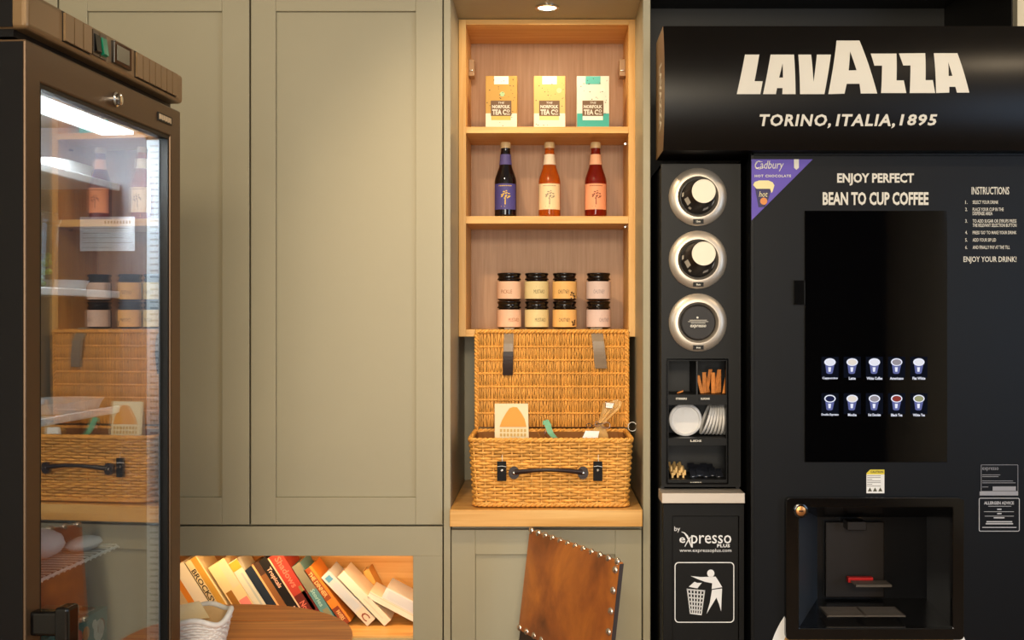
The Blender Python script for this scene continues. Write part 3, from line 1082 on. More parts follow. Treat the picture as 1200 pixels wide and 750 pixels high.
mb.prism([tp((295 + 20 * math.cos(a * math.pi / 12), 384 + 21 * math.sin(a * math.pi / 12))) for a in range(24)], BP - 0.0008, BP - 0.0001)
tpoly([(185, 399), (240, 404), (322, 402), (340, 430), (358, 460), (300, 470), (303, 438), (262, 430), (225, 416)])
tpoly([(302, 475), (357, 467), (354, 530), (352, 592), (340, 552), (326, 517), (300, 560), (272, 606), (290, 545)])
tpoly([(175, 457), (206, 430), (220, 436), (246, 436), (232, 452), (222, 466), (196, 462)])
nb = 6
for i in range(nb):
    f = i / (nb - 1)
    xa_, xb_ = 163 + f * 94, 180 + f * 60
    tpoly([(xa_, 468 + 8 * f), (xa_ + 7, 468 + 8 * f), (xb_ + 6, 604 + 3 * f), (xb_, 604 + 3 * f)])
for i in range(7):
    f = i / 6
    y_ = 469 + f * 130
    tpoly([(163 + 17 * f, y_), (262 - 17 * f, y_ + 8), (262 - 17 * f, y_ + 15), (163 + 17 * f, y_ + 7)])
mb.ring([tp(p) for p in rrect(96, 424, 322, 655, 22)], [tp(p) for p in rrect(101, 419, 327, 650, 19)], BP - 0.0008, BP - 0.0001)
mb.build('litter_symbol', white_print, bf)

# three round cup dispensers
dring = mat('dispenser_steel', '#c4b8a8', 0.38, 0.7)
cupdark = mat('paper_cup_dark', '#1c1614', 0.45)
cupcream = mat('paper_cup_cream', '#e6dcc6', 0.6)
RW = 34 * TF / F
for k, yc in enumerate((231, 304.5, 378)):
    x, z = PX(817.5, TF), PZ(yc, TF)
    mb = MB()
    mb.lathe([(RW, 0), (RW, 0.006), (RW - 0.004, 0.011), (RW - 0.018, 0.016), (RW - 0.024, 0.016), (RW - 0.030, 0.008), (RW - 0.032, 0.002)], (x, TF, z), 48, 'Y', cap=False)
    dr = mb.build('cup_dispenser_ring', dring, tow, smooth=True)
    mb = MB().lathe([(RW - 0.031, 0.0012), (RW - 0.031, 0.003)], (x, TF, z), 40, 'Y')
    mb.build('dispenser_mouth', blackgl, dr)
    mb = MB().box(x - 0.0145, x + 0.0145, TF - 0.0165, TF - 0.0125, z - RW + 0.006, z - RW + 0.018)
    mb.mi = 1
    mb.text(('12oz', '8oz', '6oz')[k], x - 0.006, x + 0.006, z - RW + 0.009, z - RW + 0.0145, TF - 0.0165, bold=0.03)
    mb.build('size_label', [blackm, cream_print], dr)
    if k == 2:
        mb = MB().lathe([(0.0475, 0.003), (0.0475, 0.010), (0.045, 0.012)], (x, TF, z), 40, 'Y')
        mb.mi = 1
        mb.text('expresso', x - 0.022, x + 0.022, z - 0.016, z - 0.006, TF - 0.012, bold=0.02, shear=0.2)
        for dz, hw in ((0.002, .028), (0.006, .024), (-0.002, .02)):
            mb.box(x - hw, x + hw, TF - 0.0125, TF - 0.0119, z + dz, z + dz + 0.0012)
        mb.prism(circ(x - 0.002, z + 0.014, 0.003, 10), TF - 0.0126, TF - 0.0119)
        tag(mb.build('end_cap', [mat('cap_brown_black', '#17110f', 0.5), cream_print], dr), 'round dark end cap with small print')
for k, yc in enumerate((231, 304.5)):
    x, z = PX(817.5, TF), PZ(yc, TF)
    ct = thing('paper_cup', ('printed dark paper cup base poking out of the top dispenser ring', 'printed dark paper cup base poking out of the middle dispenser ring')[k], 'cup', (x, TF - 0.003, z), group='paper cups in the dispenser rings')
    dz = (0.006, 0.012)[k]
    n = 36
    mb = MB()
    prof = [(0.047, 0.0), (0.047, 0.006), (0.0335, 0.088), (0.0325, 0.090)]
    rings = []
    for r, h in prof:
        f = h / 0.09
        rings.append([mb.v((x + 0.004 * f + r * math.cos(2 * math.pi * i / n), TF - 0.0032 - h, z + dz * f + r * math.sin(2 * math.pi * i / n))) for i in range(n)])
    for a in range(3):
        for i in range(n):
            j = (i + 1) % n
            f_ = mb._f([rings[a][i], rings[a][j], rings[a + 1][j], rings[a + 1][i]])
    mb._f(rings[0])
    mb.build('cup_wall', cupdark, ct, smooth=True)
    mb = MB()
    ex, ez, ey = x + 0.004, z + dz, TF - 0.0032 - 0.089
    mb.lathe([(0.0322, 0), (0.0322, 0.0012), (0.0305, 0.0012), (0.0300, 0.0004), (0.001, 0.0004)], (ex, ey, ez), 36, 'Y')
    mb.build('cup_base', cupcream, ct, smooth=True)
    for a0, w_, h0, h1 in ((195, 26, 0.03, 0.06), (228, 10, 0.02, 0.035), (280, 20, 0.03, 0.05), (318, 16, 0.025, 0.06), (170, 14, 0.015, 0.03)):
        mb = MB()
        pts = []
        for aa, hh in ((a0, h0), (a0 + w_, h0), (a0 + w_, h1), (a0, h1)):
            f = hh / 0.09
            r = 0.047 - (0.047 - 0.0335) * (hh - 0.006) / 0.082 + 0.0012
            pts.append(mb.v((x + 0.004 * f + r * math.cos(math.radians(aa)), TF - 0.0034 - hh, z + dz * f + r * math.sin(math.radians(aa)))))
        mb._f(pts)
        mb.build('printed_patch', cream_print, ct)

for t_, a, b, y in (('STIRRERS', 792, 805, 467.2), ('SUGAR', 821, 832, 467.2), ('LIDS', 809, 822, 516.6), ('NAPKINS', 809, 822, 565.8)):
    mb = MB()
    mb.box(PX(a - 1.5, TF), PX(b + 1.5, TF), TF - 0.002, TF, PZ(y + 2.2, TF), PZ(y - 2.2, TF))
    mb.mi = 1
    dtext(mb, t_, a, y - 1.2, b, y + 1.2, d=TF - 0.002, bold=0.03)
    mb.build('slot_label', [blackm, cream_print], tow)

# contents of the three slots
fl = [ys[1], ys[3], ys[5]]
sach = mat('brown_sugar_paper', '#c9782a', 0.6, var=0.2, vscale=60, island=0.2)
proto = None
for k in range(9):
    x = PX(822 + k * 3.2, TF + 0.05)
    h = 0.052 + 0.008 * ((k * 7) % 3)
    y0 = TF + 0.035 + 0.012 * ((k * 5) % 4)
    mb = MB()
    tilt = 0.012 * ((k % 3) - 1)
    mb.hexa([(x - 0.005, y0, fl[0] + .001), (x + 0.005, y0, fl[0] + .001), (x + 0.005, y0 + 0.003, fl[0] + .001), (x - 0.005, y0 + 0.003, fl[0] + .001),
             (x - 0.0055 + tilt, y0 + 0.002, fl[0] + h), (x + 0.0055 + tilt, y0 + 0.002, fl[0] + h), (x + 0.0055 + tilt, y0 + 0.004, fl[0] + h), (x - 0.0055 + tilt, y0 + 0.004, fl[0] + h)])
    tag(mb.build('sugar_sachet', sach, bevel=0.0008), 'orange brown paper sugar sachet standing in the upper slot of the tower', 'sachet', 'sugar sachets in the tower')
mb = MB()
mb.hexa([(PX(793, 3.13), 3.12, fl[0] + .001), (PX(800, 3.13), 3.12, fl[0] + .006), (PX(801, 3.13), 3.135, fl[0] + .006), (PX(794, 3.13), 3.135, fl[0] + .001),
         (PX(793, 3.13), 3.12, fl[0] + .003), (PX(800, 3.13), 3.12, fl[0] + .010), (PX(801, 3.13), 3.135, fl[0] + .010), (PX(794, 3.13), 3.135, fl[0] + .004)])
tag(mb.build('sugar_sachet', sach), 'single torn sugar sachet lying in the nearly empty upper left slot', 'sachet')
lidm = mat('white_lid_plastic', '#ddd9d4', 0.35)
pl_ = [(0.046, 0.0), (0.047, 0.003), (0.0455, 0.007), (0.040, 0.009), (0.037, 0.006), (0.002, 0.006)]
lx, lz = PX(803, TF + .05), fl[1] + 0.0475
mb = MB().lathe(pl_, (lx, TF + 0.05, lz), 40, 'Y')
mb.box(lx - 0.006, lx + 0.004, TF + 0.042, TF + 0.044, lz + 0.018, lz + 0.026)
tag(mb.build('cup_cover', lidm, smooth=True), 'white plastic cup lid facing out of the middle slot of the tower', 'lid')
for k in range(7):
    mb = MB()
    x = PX(826 + k * 3.6, TF + 0.07)
    n = 28
    lean = 0.32 - 0.05 * k
    rings = []
    for r, h in pl_:
        rg = []
        for i in range(n):
            a = 2 * math.pi * i / n
            u, w_ = r * 0.97 * math.cos(a), r * 0.97 * math.sin(a)
            rg.append(mb.v((x + h * math.cos(lean) + w_ * math.sin(lean), TF + 0.072 + u, fl[1] + 0.047 + w_ * math.cos(lean) - h * math.sin(lean) * 0.3)))
        rings.append(rg)
    for a in range(len(rings) - 1):
        for i in range(n):
            j = (i + 1) % n
            mb._f([rings[a][i], rings[a][j], rings[a + 1][j], rings[a + 1][i]])
    mb._f(rings[-1])
    tag(mb.build('cup_cover', lidm, smooth=True), 'white plastic cup lid stacked edge on in the middle slot of the tower', 'lid', 'edge on cup lids in the tower')
stm = mat('pale_birch', '#e2b873', 0.6, island=0.15)
random.seed(3)
for k in range(16):
    x = PX(787 + (k % 8) * 2.1, TF + 0.04)
    y0 = TF + 0.03 + (k // 8) * 0.03 + 0.004 * (k % 2)
    zz = fl[2] + 0.001 + 0.007 * (k % 3)
    mb = MB()
    l_ = 0.085
    mb.hexa([(x, y0, zz), (x + 0.005, y0, zz), (x + 0.005, y0 + 0.0015, zz), (x, y0 + 0.0015, zz),
             (x + random.uniform(-.004, .006), y0 + 0.07, zz + 0.016), (x + 0.006, y0 + 0.07, zz + 0.016), (x + 0.006, y0 + 0.0715, zz + 0.018), (x, y0 + 0.0715, zz + 0.018)])
    mb.hexa([(x - .001, y0 - .002, zz), (x + 0.004, y0 - .002, zz), (x + 0.004, y0, zz), (x - .001, y0, zz), (x - .001, y0 - .002, zz + .014), (x + 0.004, y0 - .002, zz + .014), (x + 0.004, y0, zz + .014), (x - .001, y0, zz + .014)])
    tag(mb.build('wooden_stirrer', stm), 'pale wooden stirrer in the bundle at the left of the lowest slot', 'stirrer', 'wooden stirrers in the tower')
blk = mat('dark_sachet_film', '#23252c', 0.25)
random.seed(5)
for k in range(9):
    x = PX(808 + (k % 5) * 7.5, TF + 0.06)
    y0 = TF + 0.035 + (k // 5) * 0.04
    zz = fl[2] + 0.001 + (k // 5) * 0.008 + 0.003 * (k % 2)
    r = random.uniform(-0.012, 0.014)
    mb = MB()
    mb.hexa([(x, y0, zz), (x + 0.02, y0 + r, zz), (x + 0.02, y0 + 0.035 + r, zz + .004), (x, y0 + 0.035, zz + .004), (x, y0, zz + 0.004), (x + 0.02, y0 + r, zz + 0.004), (x + 0.02, y0 + 0.035 + r, zz + 0.02), (x, y0 + 0.035, zz + 0.02)])
    mb.mi = 1
    mb.box(x + 0.004, x + 0.010, y0 - 0.0008, y0 + 0.0005, zz + 0.001, zz + 0.003)
    tag(mb.build('dark_sachet', [blk, grey_print], bevel=0.001), 'black foil sachet heaped at the right of the lowest slot of the tower', 'sachet', 'black sachets in the tower')

# ------------------------------------------------------------------ tea boxes
tea_brown = mat('tea_label_brown', '#6d5138', 0.6)
speck = mat('speckle_print', '#4a4030', 0.7)
TD = 3.475
for k, (x0p, x1p, ytop, base, low, tabc, strip, lab) in enumerate((
        (569, 606, 89, '#c09445', '#e4dcc6', '#f4efe2', '#d8b25a', 'mustard yellow tea box with white tab, leftmost on the top shelf'),
        (625.5, 662.5, 89, '#cfae68', '#e8e0cc', '#fbf6ea', '#ecd08a', 'pale yellow and cream tea box in the middle of the top shelf'),
        (676, 714, 89, '#e2dccb', '#35a398', '#57b3a8', '#f4eede', 'white and teal tea box at the right of the top shelf'))):
    x0, x1 = PX(x0p, TD), PX(x1p, TD)
    z0 = ZS['tea'] + 0.0005
    z1 = PZ(ytop, TD)
    t = thing('tea_box', lab, 'box', ((x0 + x1) / 2, TD, z0), group='tea boxes on the top shelf')
    w, h = x1 - x0, z1 - z0
    mbase = mat('tea_card', base, 0.55)
    mlow = mat('tea_card_lower', low, 0.55)
    mb = MB().box(x0, x1, TD, TD + 0.068, z0, z1)
    mb.build('carton', mbase, t, bevel=0.0015)
    mb = MB().box(x0 + 0.0005, x1 - 0.0005, TD - 0.0004, TD + 0.001, z0 + 0.001, z0 + h * 0.28)
    mb.mi = 1
    mb.box(x0 + w * .27, x0 + w * .73, TD - 0.0004, TD + 0.001, z0 + h * .84, z1 - 0.001)
    mb.mi = 2
    mb.box(x0 + w * .18, x0 + w * .80, TD - 0.0008, TD + 0.001, z0 + h * .15, z0 + h * .24)
    mb.mi = 3
    rr_ = random.Random(k)
    for _ in range(34):
        fx, fz = rr_.uniform(.05, .95), rr_.uniform(.03, .95)
        if .15 < fx < .82 and .14 < fz < .54: continue
        s_ = rr_.uniform(.0008, .0019)
        mb.box(x0 + w * fx - s_, x0 + w * fx + s_, TD - 0.0007, TD, z0 + h * fz - s_ * .7, z0 + h * fz + s_ * .7)
    mb.mi = 4
    mb.prism(circ(x0 + w * (.53 if k == 0 else .8), z0 + h * (.65 if k == 0 else .72), .008, 14), TD - 0.0006, TD)
    mb.build('carton_print', [mlow, mat('tea_tab', tabc, .55), mat('tea_strip', strip, .55), speck, mat('tea_leaf_green', '#a8c490' if k < 2 else '#e8e2d2', .6)], t)
    mb = MB().box(x0 + w * .17, x0 + w * .82, TD - 0.0012, TD, z0 + h * .23, z0 + h * .525)
    lb = mb.build('brown_label', tea_brown, t)
    mb = MB()
    yy = TD - 0.0012
    mb.text('THE', x0 + w * .40, x0 + w * .60, z0 + h * .465, z0 + h * .50, yy, bold=.01, shear=.2)
    mb.text('NORFOLK', x0 + w * .21, x0 + w * .78, z0 + h * .375, z0 + h * .44, yy, bold=.045)
    mb.text('TEA C', x0 + w * .21, x0 + w * .66, z0 + h * .25, z0 + h * .355, yy, bold=.045)
    mb.text('O', x0 + w * .67, x0 + w * .77, z0 + h * .295, z0 + h * .355, yy, bold=.04)
    mb.box(x0 + w * .67, x0 + w * .77, yy - .0008, yy, z0 + h * .255, z0 + h * .272)
    mb.keepn = True
    mb.build('label_lettering', cream_print, lb)

# ------------------------------------------------------------------ bottles
BD = 3.535
glasses = [mat('dark_bottle', '#0d0810', 0.06, spec=0.7), mat('amber_bottle', '#e8781e', 0.05, trans=0.75, ior=1.38, spec=0.6), mat('red_bottle', '#8a1c0c', 0.05, trans=0.45, ior=1.38, spec=0.6)]
labs = [mat('indigo_label', '#4a4486', 0.6), mat('peach_cream_label', '#f1d3a6', 0.6), mat('salmon_label', '#eea077', 0.6)]
necks = [mat('indigo_neck', '#5d5590', 0.6), mat('cream_neck', '#f0dcc0', 0.6), mat('salmon_neck', '#efb48e', 0.6)]
capm = mat('cream_cap', '#cdb184', 0.4)
prints = [mat('gold_print', '#d9b44a', 0.6), mat('grey_tree_print', '#9c8a74', 0.6), mat('brown_tree_print', '#8a4a30', 0.6)]
bl = ['dark purple bottle with an indigo label, leftmost on the bottle shelf', 'amber orange bottle with a cream label in the middle of the bottle shelf', 'dark red bottle with a salmon label at the right of the bottle shelf']
for k, xp in enumerate((592.5, 644, 698)):
    x = PX(xp, BD)
    z = ZS['bottle'] + 0.0005
    t = thing('drink_bottle', bl[k], 'bottle', (x, BD, z), group='bottles on the middle shelf')
    t.scale = (1.1, 1.1, 1.035)
    prof = [(0.001, 0.003), (0.026, 0.001), (0.0305, 0.004), (0.0318, 0.010), (0.0318, 0.112), (0.0300, 0.124), (0.0240, 0.142), (0.0195, 0.156), (0.0172, 0.170), (0.0150, 0.192), (0.0135, 0.206), (0.0130, 0.213), (0.0142, 0.216), (0.0142, 0.219), (0.001, 0.2195)]
    MB().lathe(prof, (x, BD, z), 36).build('glass', glasses[k], t, smooth=True, angle=60)
    MB().lathe([(0.0150, 0.2155), (0.0153, 0.218), (0.0153, 0.230), (0.0138, 0.2335), (0.001, 0.2338)], (x, BD, z), 24).build('cap', capm, t, smooth=True, angle=50)
    mb = MB().arc(x, BD, 0.0319, z + 0.025, z + 0.104, -72, 66, 18)
    l_ = mb.build('label', labs[k], t)
    mb = MB()

    def onb(p, x=x, R=0.0327):
        a = (p[0] - x) / R
        return (x + R * math.sin(a), BD - R * math.cos(a), p[2])
    c0 = z + 0.070
    rr_ = random.Random(4)
    for j in range(26):
        a, r_ = rr_.uniform(0, 6.28), 0.016 * math.sqrt(rr_.uniform(0.02, 1))
        px_, pz_ = x + r_ * math.cos(a), c0 + 0.75 * r_ * math.sin(a)
        mb._f([mb.v(onb((px_ + 0.0024 * math.cos(b * 1.047), 0, pz_ + 0.0020 * math.sin(b * 1.047)))) for b in range(6)])
    for j in range(6):
        zz = z + 0.040 + j * 0.004
        ww = 0.0016 - 0.0001 * j
        mb._f([mb.v(onb(p)) for p in ((x - ww, 0, zz), (x + ww, 0, zz), (x + ww, 0, zz + .004), (x - ww, 0, zz + .004))])
    for j in range(9):
        a0_ = x - 0.02 + j * 0.0045
        mb._f([mb.v(onb(p)) for p in ((a0_, 0, z + .096), (a0_ + .0033, 0, z + .096), (a0_ + .0033, 0, z + .0985), (a0_, 0, z + .0985))])
    mb._f([mb.v(onb(p)) for p in ((x - .012, 0, z + .033), (x - .001, 0, z + .033), (x - .001, 0, z + .0355), (x - .012, 0, z + .0355))])
    mb.keepn = True
    mb.build('tree_print', prints[k], l_)
    mb = MB()
    n_ = 20
    rings = []
    for zz, R_ in ((0.164, 0.0186), (0.176, 0.0172), (0.196, 0.0153)):
        rings.append([mb.v((x + R_ * math.sin(math.radians(-95 + 190 * i / n_)), BD - R_ * math.cos(math.radians(-95 + 190 * i / n_)), z + zz)) for i in range(n_ + 1)])
    for a in range(2):
        for i in range(n_):
            mb._f([rings[a][i], rings[a][i + 1], rings[a + 1][i + 1], rings[a + 1][i]])
    mb.build('neck_label', necks[k], t)

# ------------------------------------------------------------------ jars
JD = 3.545
jarglass = mat('dark_preserve_glass', '#2a140a', 0.08, spec=0.6)
lidb = mat('black_jar_lid', '#120d0b', 0.22, spec=0.6)
jl = [mat('pink_label', '#eec2a2', 0.6), mat('pale_green_label', '#e2cf98', 0.6), mat('orange_cream_label', '#f0bd74', 0.6), mat('lilac_label', '#dcc4bc', 0.6)]
jp = [mat('rust_print', '#a8623f', .6), mat('olive_print', '#6d5a34', .6), mat('brown_print', '#4a2e1c', .6), mat('mauve_print', '#8f7a80', .6)]
cols = ('pink', 'pale green', 'orange', 'lilac')
words = [('PICKLE', 'MUSTARD'), ('MUSTARD', 'MUSTARD'), ('CHUTNEY', 'CHUTNEY'), ('CHUTNEY', 'CHUTNEY')]
JH = 0.0893
for k, xp in enumerate((596.7, 629, 661.7, 701.3)):
    for lv in range(2):
        x, z = PX(xp, JD), ZS['jar'] + 0.0005 + (0 if lv == 0 else JH + 0.0003)
        t = thing('preserve_jar', 'preserve jar with black lid and %s label, %s of its stack of two' % (cols[k], 'lower' if lv == 0 else 'upper'), 'jar', (x, JD, z), group='preserve jars on the lowest shelf')
        t.scale = (1.05, 1.05, 1.0)
        MB().lathe([(0.001, 0.002), (0.030, 0.0005), (0.0352, 0.004), (0.0362, 0.008), (0.0362, 0.052), (0.0345, 0.060), (0.0315, 0.064), (0.0312, 0.068), (0.001, 0.0685)], (x, JD, z), 32).build('glass', jarglass, t, smooth=True, angle=60)
        MB().lathe([(0.0335, 0.0655), (0.0362, 0.0665), (0.0365, 0.069), (0.0345, 0.0715), (0.0325, 0.0745), (0.0325, 0.078), (0.0350, 0.082), (0.0362, 0.085), (0.0362, 0.087), (0.0335, 0.0888), (0.001, 0.089)], (x, JD, z), 36).build('lid', lidb, t, smooth=True, angle=30)
        lb = MB().arc(x, JD, 0.0363, z + 0.0065, z + 0.0615, -88, 88, 22).build('label', jl[k], t)
        mb = MB()

        def onj(p, x=x, R=0.0372):
            a = (p[0] - x) / R
            return (x + R * math.sin(a), JD - R * math.cos(a), p[2])
        off = (-0.008, 0.008, -0.004, 0.0)[k] if lv else (0.016, 0.012, -0.002, 0.018)[k]
        mb.text(words[k][1 - lv], x + off - 0.017, x + off + 0.018, z + 0.023, z + 0.035, JD, bold=0.0, map_=onj)
        for zz, w_ in ((0.039, 0.014), (0.044, 0.010), (0.018, 0.016), (0.057, 0.02)):
            mb._f([mb.v(onj(p)) for p in ((x + off - w_, 0, z + zz), (x + off + w_, 0, z + zz), (x + off + w_, 0, z + zz + .0007), (x + off - w_, 0, z + zz + .0007))])
        if k == 2:
            rr_ = random.Random(lv)
            for j in range(12):
                cx_, cz_ = x + 0.027 + rr_.uniform(-.008, .010), z + 0.016 + rr_.uniform(-.009, .012)
                mb._f([mb.v(onj((cx_ + 0.0032 * math.cos(b * 1.047), 0, cz_ + 0.0026 * math.sin(b * 1.047)))) for b in range(6)])
        mb.keepn = True
        mb.build('label_print', jp[k], lb)

# ------------------------------------------------------------------ wicker hamper
HB = BT + 0.0065
hx0, hx1 = PX(550.5, 3.16), PX(740.5, 3.16)
hcx = (hx0 + hx1) / 2
HF, HBk = 3.158, 3.432
hh = PZ(514.5, 3.16) - HB
ham = thing('wicker_hamper', 'open honey coloured wicker hamper with raised lid on the oak worktop', 'hamper', (hcx, (HF + HBk) / 2, HB))
NS = 52


def hpath(f, z, off=0.0):
    """point on the basket wall at fraction f of its way round and height fraction z"""
    W_ = (hx1 - hx0) / 2 * (0.948 + 0.052 * z) + off
    Dp = (HBk - HF) / 2 * (0.965 + 0.035 * z) + off
    r = 0.022 + off
    segs = [(2 * (W_ - r)), math.pi * r / 2, 2 * (Dp - r), math.pi * r / 2] * 2
    tot = sum(segs)
    s_ = (f % 1.0) * tot
    cyy = (HF + HBk) / 2
    corners = [(W_ - r, -(Dp - r), -90), (W_ - r, Dp - r, 0), (-(W_ - r), Dp - r, 90), (-(W_ - r), -(Dp - r), 180)]
    starts = [(-(W_ - r), -Dp, 1, 0), (W_, -(Dp - r), 0, 1), (W_ - r, Dp, -1, 0), (-W_, Dp - r, 0, -1)]
    for q_ in range(4):
        L1, L2 = segs[q_ * 2], segs[q_ * 2 + 1]
        if s_ <= L1:
            a = starts[q_]
            nx_, ny_ = a[3], -a[2]
            return Vector((hcx + a[0] + a[2] * s_, cyy + a[1] + a[3] * s_, HB + z * hh)), Vector((nx_, ny_, 0))
        s_ -= L1
        if s_ <= L2:
            c_ = corners[q_]
            a = math.radians(c_[2] + 90 * s_ / L2)
            return Vector((hcx + c_[0] + r * math.cos(a), cyy + c_[1] + r * math.sin(a), HB + z * hh)), Vector((math.cos(a), math.sin(a), 0))
        s_ -= L2
    return Vector((hcx - W_ + r, cyy - Dp, HB + z * hh)), Vector((0, -1, 0))


mb = MB()
rows = 23
rr_ = random.Random(2)
for r in range(rows):
    zf = (r + 0.8) / (rows + 0.6)
    pts = []
    m_ = NS * 4
    ph = rr_.uniform(-.15, .15)
    for i in range(m_):
        f = i / m_
        p, nv = hpath(f, zf)
        sgn = math.sin(math.pi * (i / 4.0) + math.pi * r + ph)
        p = p + nv * 0.0042 * sgn + Vector((0, 0, rr_.uniform(-.0006, .0006) + 0.0012 * math.sin(i * 0.13 + r)))
        pts.append(p)
    mb.tube(pts, 0.0042, 5, closed=True, ry=0.0030)
for i in range(NS):
    f = (i + 0.5) / NS
    mb.tube([hpath(f, zz)[0] for zz in (0.0, 0.33, 0.66, 1.0)], 0.0030, 5)
for zf, rad in ((0.985, 0.0058), (0.015, 0.0055)):
    for s_ in (0, 1):
        pts = []
        m_ = 260
        for i in range(m_):
            p, nv = hpath(i / m_, zf, 0.001)
            a = 2 * math.pi * i / 5.2 + math.pi * s_
            pts.append(p + nv * 0.0035 * math.cos(a) + Vector((0, 0, 0.0035 * math.sin(a))))
        mb.tube(pts, 0.0045, 5, closed=True)
mb.build('basket', wicker, ham, smooth=True, angle=80)
mb = MB()
ins = [hpath(i / 60, 0.02, -0.0075)[0] for i in range(60)]
ins2 = [hpath(i / 60, 0.97, -0.0075)[0] for i in range(60)]
va = [mb.v(p) for p in ins]
vb = [mb.v(p) for p in ins2]
for i in range(60):
    j = (i + 1) % 60
    mb._f([va[i], va[j], vb[j], vb[i]])
mb._f([mb.v(p + Vector((0, 0, 0.001))) for p in ins])
fz = HB + hh * 0.80
mb._f([mb.v((p.x, p.y, fz)) for p in [hpath(i / 60, 0.8, -0.0085)[0] for i in range(60)]])
tag(mb.build('light_stop', wicker_dk, ham), 'dark brown inner sheet added to stop light through the weave')  # added sheet behind the weave, keeps light from passing through
# lid
lx0, lx1 = PX(558.5, 3.43), PX(735, 3.43)
lz0, lz1 = HB + hh + 0.004, PZ(388.5, 3.43)
ly = 3.430


def lidp(x, zf, o):      # o: outwards towards the viewer
    return (x, ly - 0.006 * zf - o, lz0 + (lz1 - lz0) * zf)


mb = MB()
nb_ = 7
nr = 84
rr_ = random.Random(9)
for i in range(nr):
    x = lx0 + 0.008 + (lx1 - lx0 - 0.016) * i / (nr - 1)
    pts = []
    for j in range(nb_ * 4 + 1):
        zf = 0.02 + 0.96 * j / (nb_ * 4)
        bl_ = abs(math.sin(math.pi * j / 4.0))
        pts.append(lidp(x + rr_.uniform(-.0008, .0008) + (0.0008 if i % 2 else -0.0008) * (1 - bl_), zf, 0.001 + 0.0052 * bl_))
    mb.tube(pts, 0.0026, 5)
for j in range(1, nb_):
    zf = 0.02 + 0.96 * j / nb_
    for s_ in (0, 1):
        pts = []
        for i in range(nr * 2):
            x = lx0 + 0.004 + (lx1 - lx0 - 0.008) * i / (nr * 2 - 1)
            a = math.pi * i / 2.0 + math.pi * s_
            p = lidp(x, zf + 0.007 * math.sin(a) + 0.004 * (s_ - .5), 0.0035 + 0.0025 * math.cos(a))
            pts.append(p)
        mb.tube(pts, 0.0026, 5)
bord = [lidp(lx0, 0, 0), lidp(lx0, .5, 0), lidp(lx0, 1, 0), lidp((lx0 + lx1) / 2, 1, 0), lidp(lx1, 1, 0), lidp(lx1, .5, 0), lidp(lx1, 0, 0)]
for s_ in (0, 1):
    pts = []
    L_ = [Vector(b) for b in bord]
    for a_, b_ in zip(L_[:-1], L_[1:]):
        m_ = int((b_ - a_).length / 0.004)
        for i in range(m_):
            p = a_.lerp(b_, i / m_)
            an = len(pts) * 1.1 + math.pi * s_
            dirv = (b_ - a_).normalized()
            side = dirv.cross(Vector((0, 1, 0)))
            pts.append(p + side * 0.0035 * math.cos(an) + Vector((0, -0.004 + 0.0035 * math.sin(an), 0)))
    mb.tube(pts, 0.0042, 5)
lid = mb.build('lid', wicker, ham, smooth=True, angle=80)
MB().hexa([lidp(lx0 + .004, 0.01, -0.002), lidp(lx1 - .004, 0.01, -0.002), lidp(lx1 - .004, .01, -0.006), lidp(lx0 + .004, .01, -0.006),
           lidp(lx0 + .004, 0.99, -0.002), lidp(lx1 - .004, 0.99, -0.002), lidp(lx1 - .004, .99, -0.006), lidp(lx0 + .004, .99, -0.006)]).build('lid_shade_sheet', wicker_dk, lid)  # sheet in the wicker shadow tone, shade behind the reeds put into colour
# lid straps
for k, (xp, y1, w_, m1) in enumerate(((596.5, 441, 0.030, tanleather), (699, 433, 0.036, tanleather))):
    x = PX(xp, 3.41)
    ztop, zend = PZ(385.5, 3.41), PZ(y1, 3.40)
    pts = []
    for j in range(13):
        f = j / 12
        pts.append((x - 0.004 * f * (1 - 2 * k) + (0.010 * f if k else 0), 3.432 - 0.020 * min(1, f * 3) - 0.010 * math.sin(math.pi * f), ztop + 0.003 + (zend - ztop) * f + 0.0))
    mb = MB()
    cut = 7 if k == 0 else 9
    mb.strip(pts[:cut], w_, 0.003)
    mb.mi = 1
    e = pts[cut - 1:]
    mb.strip(e, w_ * 1.04, 0.0034)
    mb.mi = 2
    mb.lathe([(0.004, 0), (0.004, 0.001), (0.002, 0.0025)], (pts[1][0], pts[1][1] - 0.0015, pts[1][2]), 12, 'Y')
    sm = mb.build('strap', [m1, dkleather if k == 0 else tanleather, chrome], ham, bevel=0.0008)
    tag(sm, 'leather strap hanging from the lid, sheen painted pale, dark at its end' if k == 0 else 'pale tan leather strap hanging from the lid')
# front tabs and handle
yf = HF - 0.0085
for xp in (588, 700.5):
    x = PX(xp, 3.15)
    mb = MB().box(x - 0.013, x + 0.013, yf - 0.004, yf, PZ(563.5, 3.15), PZ(540.5, 3.15))
    mb.mi = 1
    mb.lathe([(0.0042, 0), (0.0042, 0.0015), (0.002, 0.003)], (x, yf - 0.004, PZ(551, 3.15)), 12, 'Y')
    mb.mi = 2
    mb.tube([(x - 0.012, yf - 0.005, PZ(546.5, 3.15)), (x, yf - 0.0056, PZ(545.8, 3.15)), (x + 0.013, yf - 0.005, PZ(546.8, 3.15))], 0.0009, 5)
    mb.tube([(x + 0.002, yf - 0.005, PZ(540.5, 3.15)), (x + 0.001, yf - 0.004, PZ(536, 3.15)), (x + 0.0015, yf - 0.0, PZ(533, 3.15))], 0.0009, 5)
    mb.build('fastening_tab', [mat('black_leather', '#0e0a09', .5, spec=.2), chrome, white_print], ham, bevel=0.001)
pts = []
rad = []
x0, x1 = PX(603.5, 3.14), PX(682, 3.14)
for j in range(17):
    f = j / 16
    pts.append((x0 + (x1 - x0) * f, yf - 0.010 - 0.016 * math.sin(math.pi * f), PZ(553.5, 3.14) + 0.009 * math.sin(math.pi * f)))
    rad.append(0.0075 - 0.0022 * math.sin(math.pi * f))
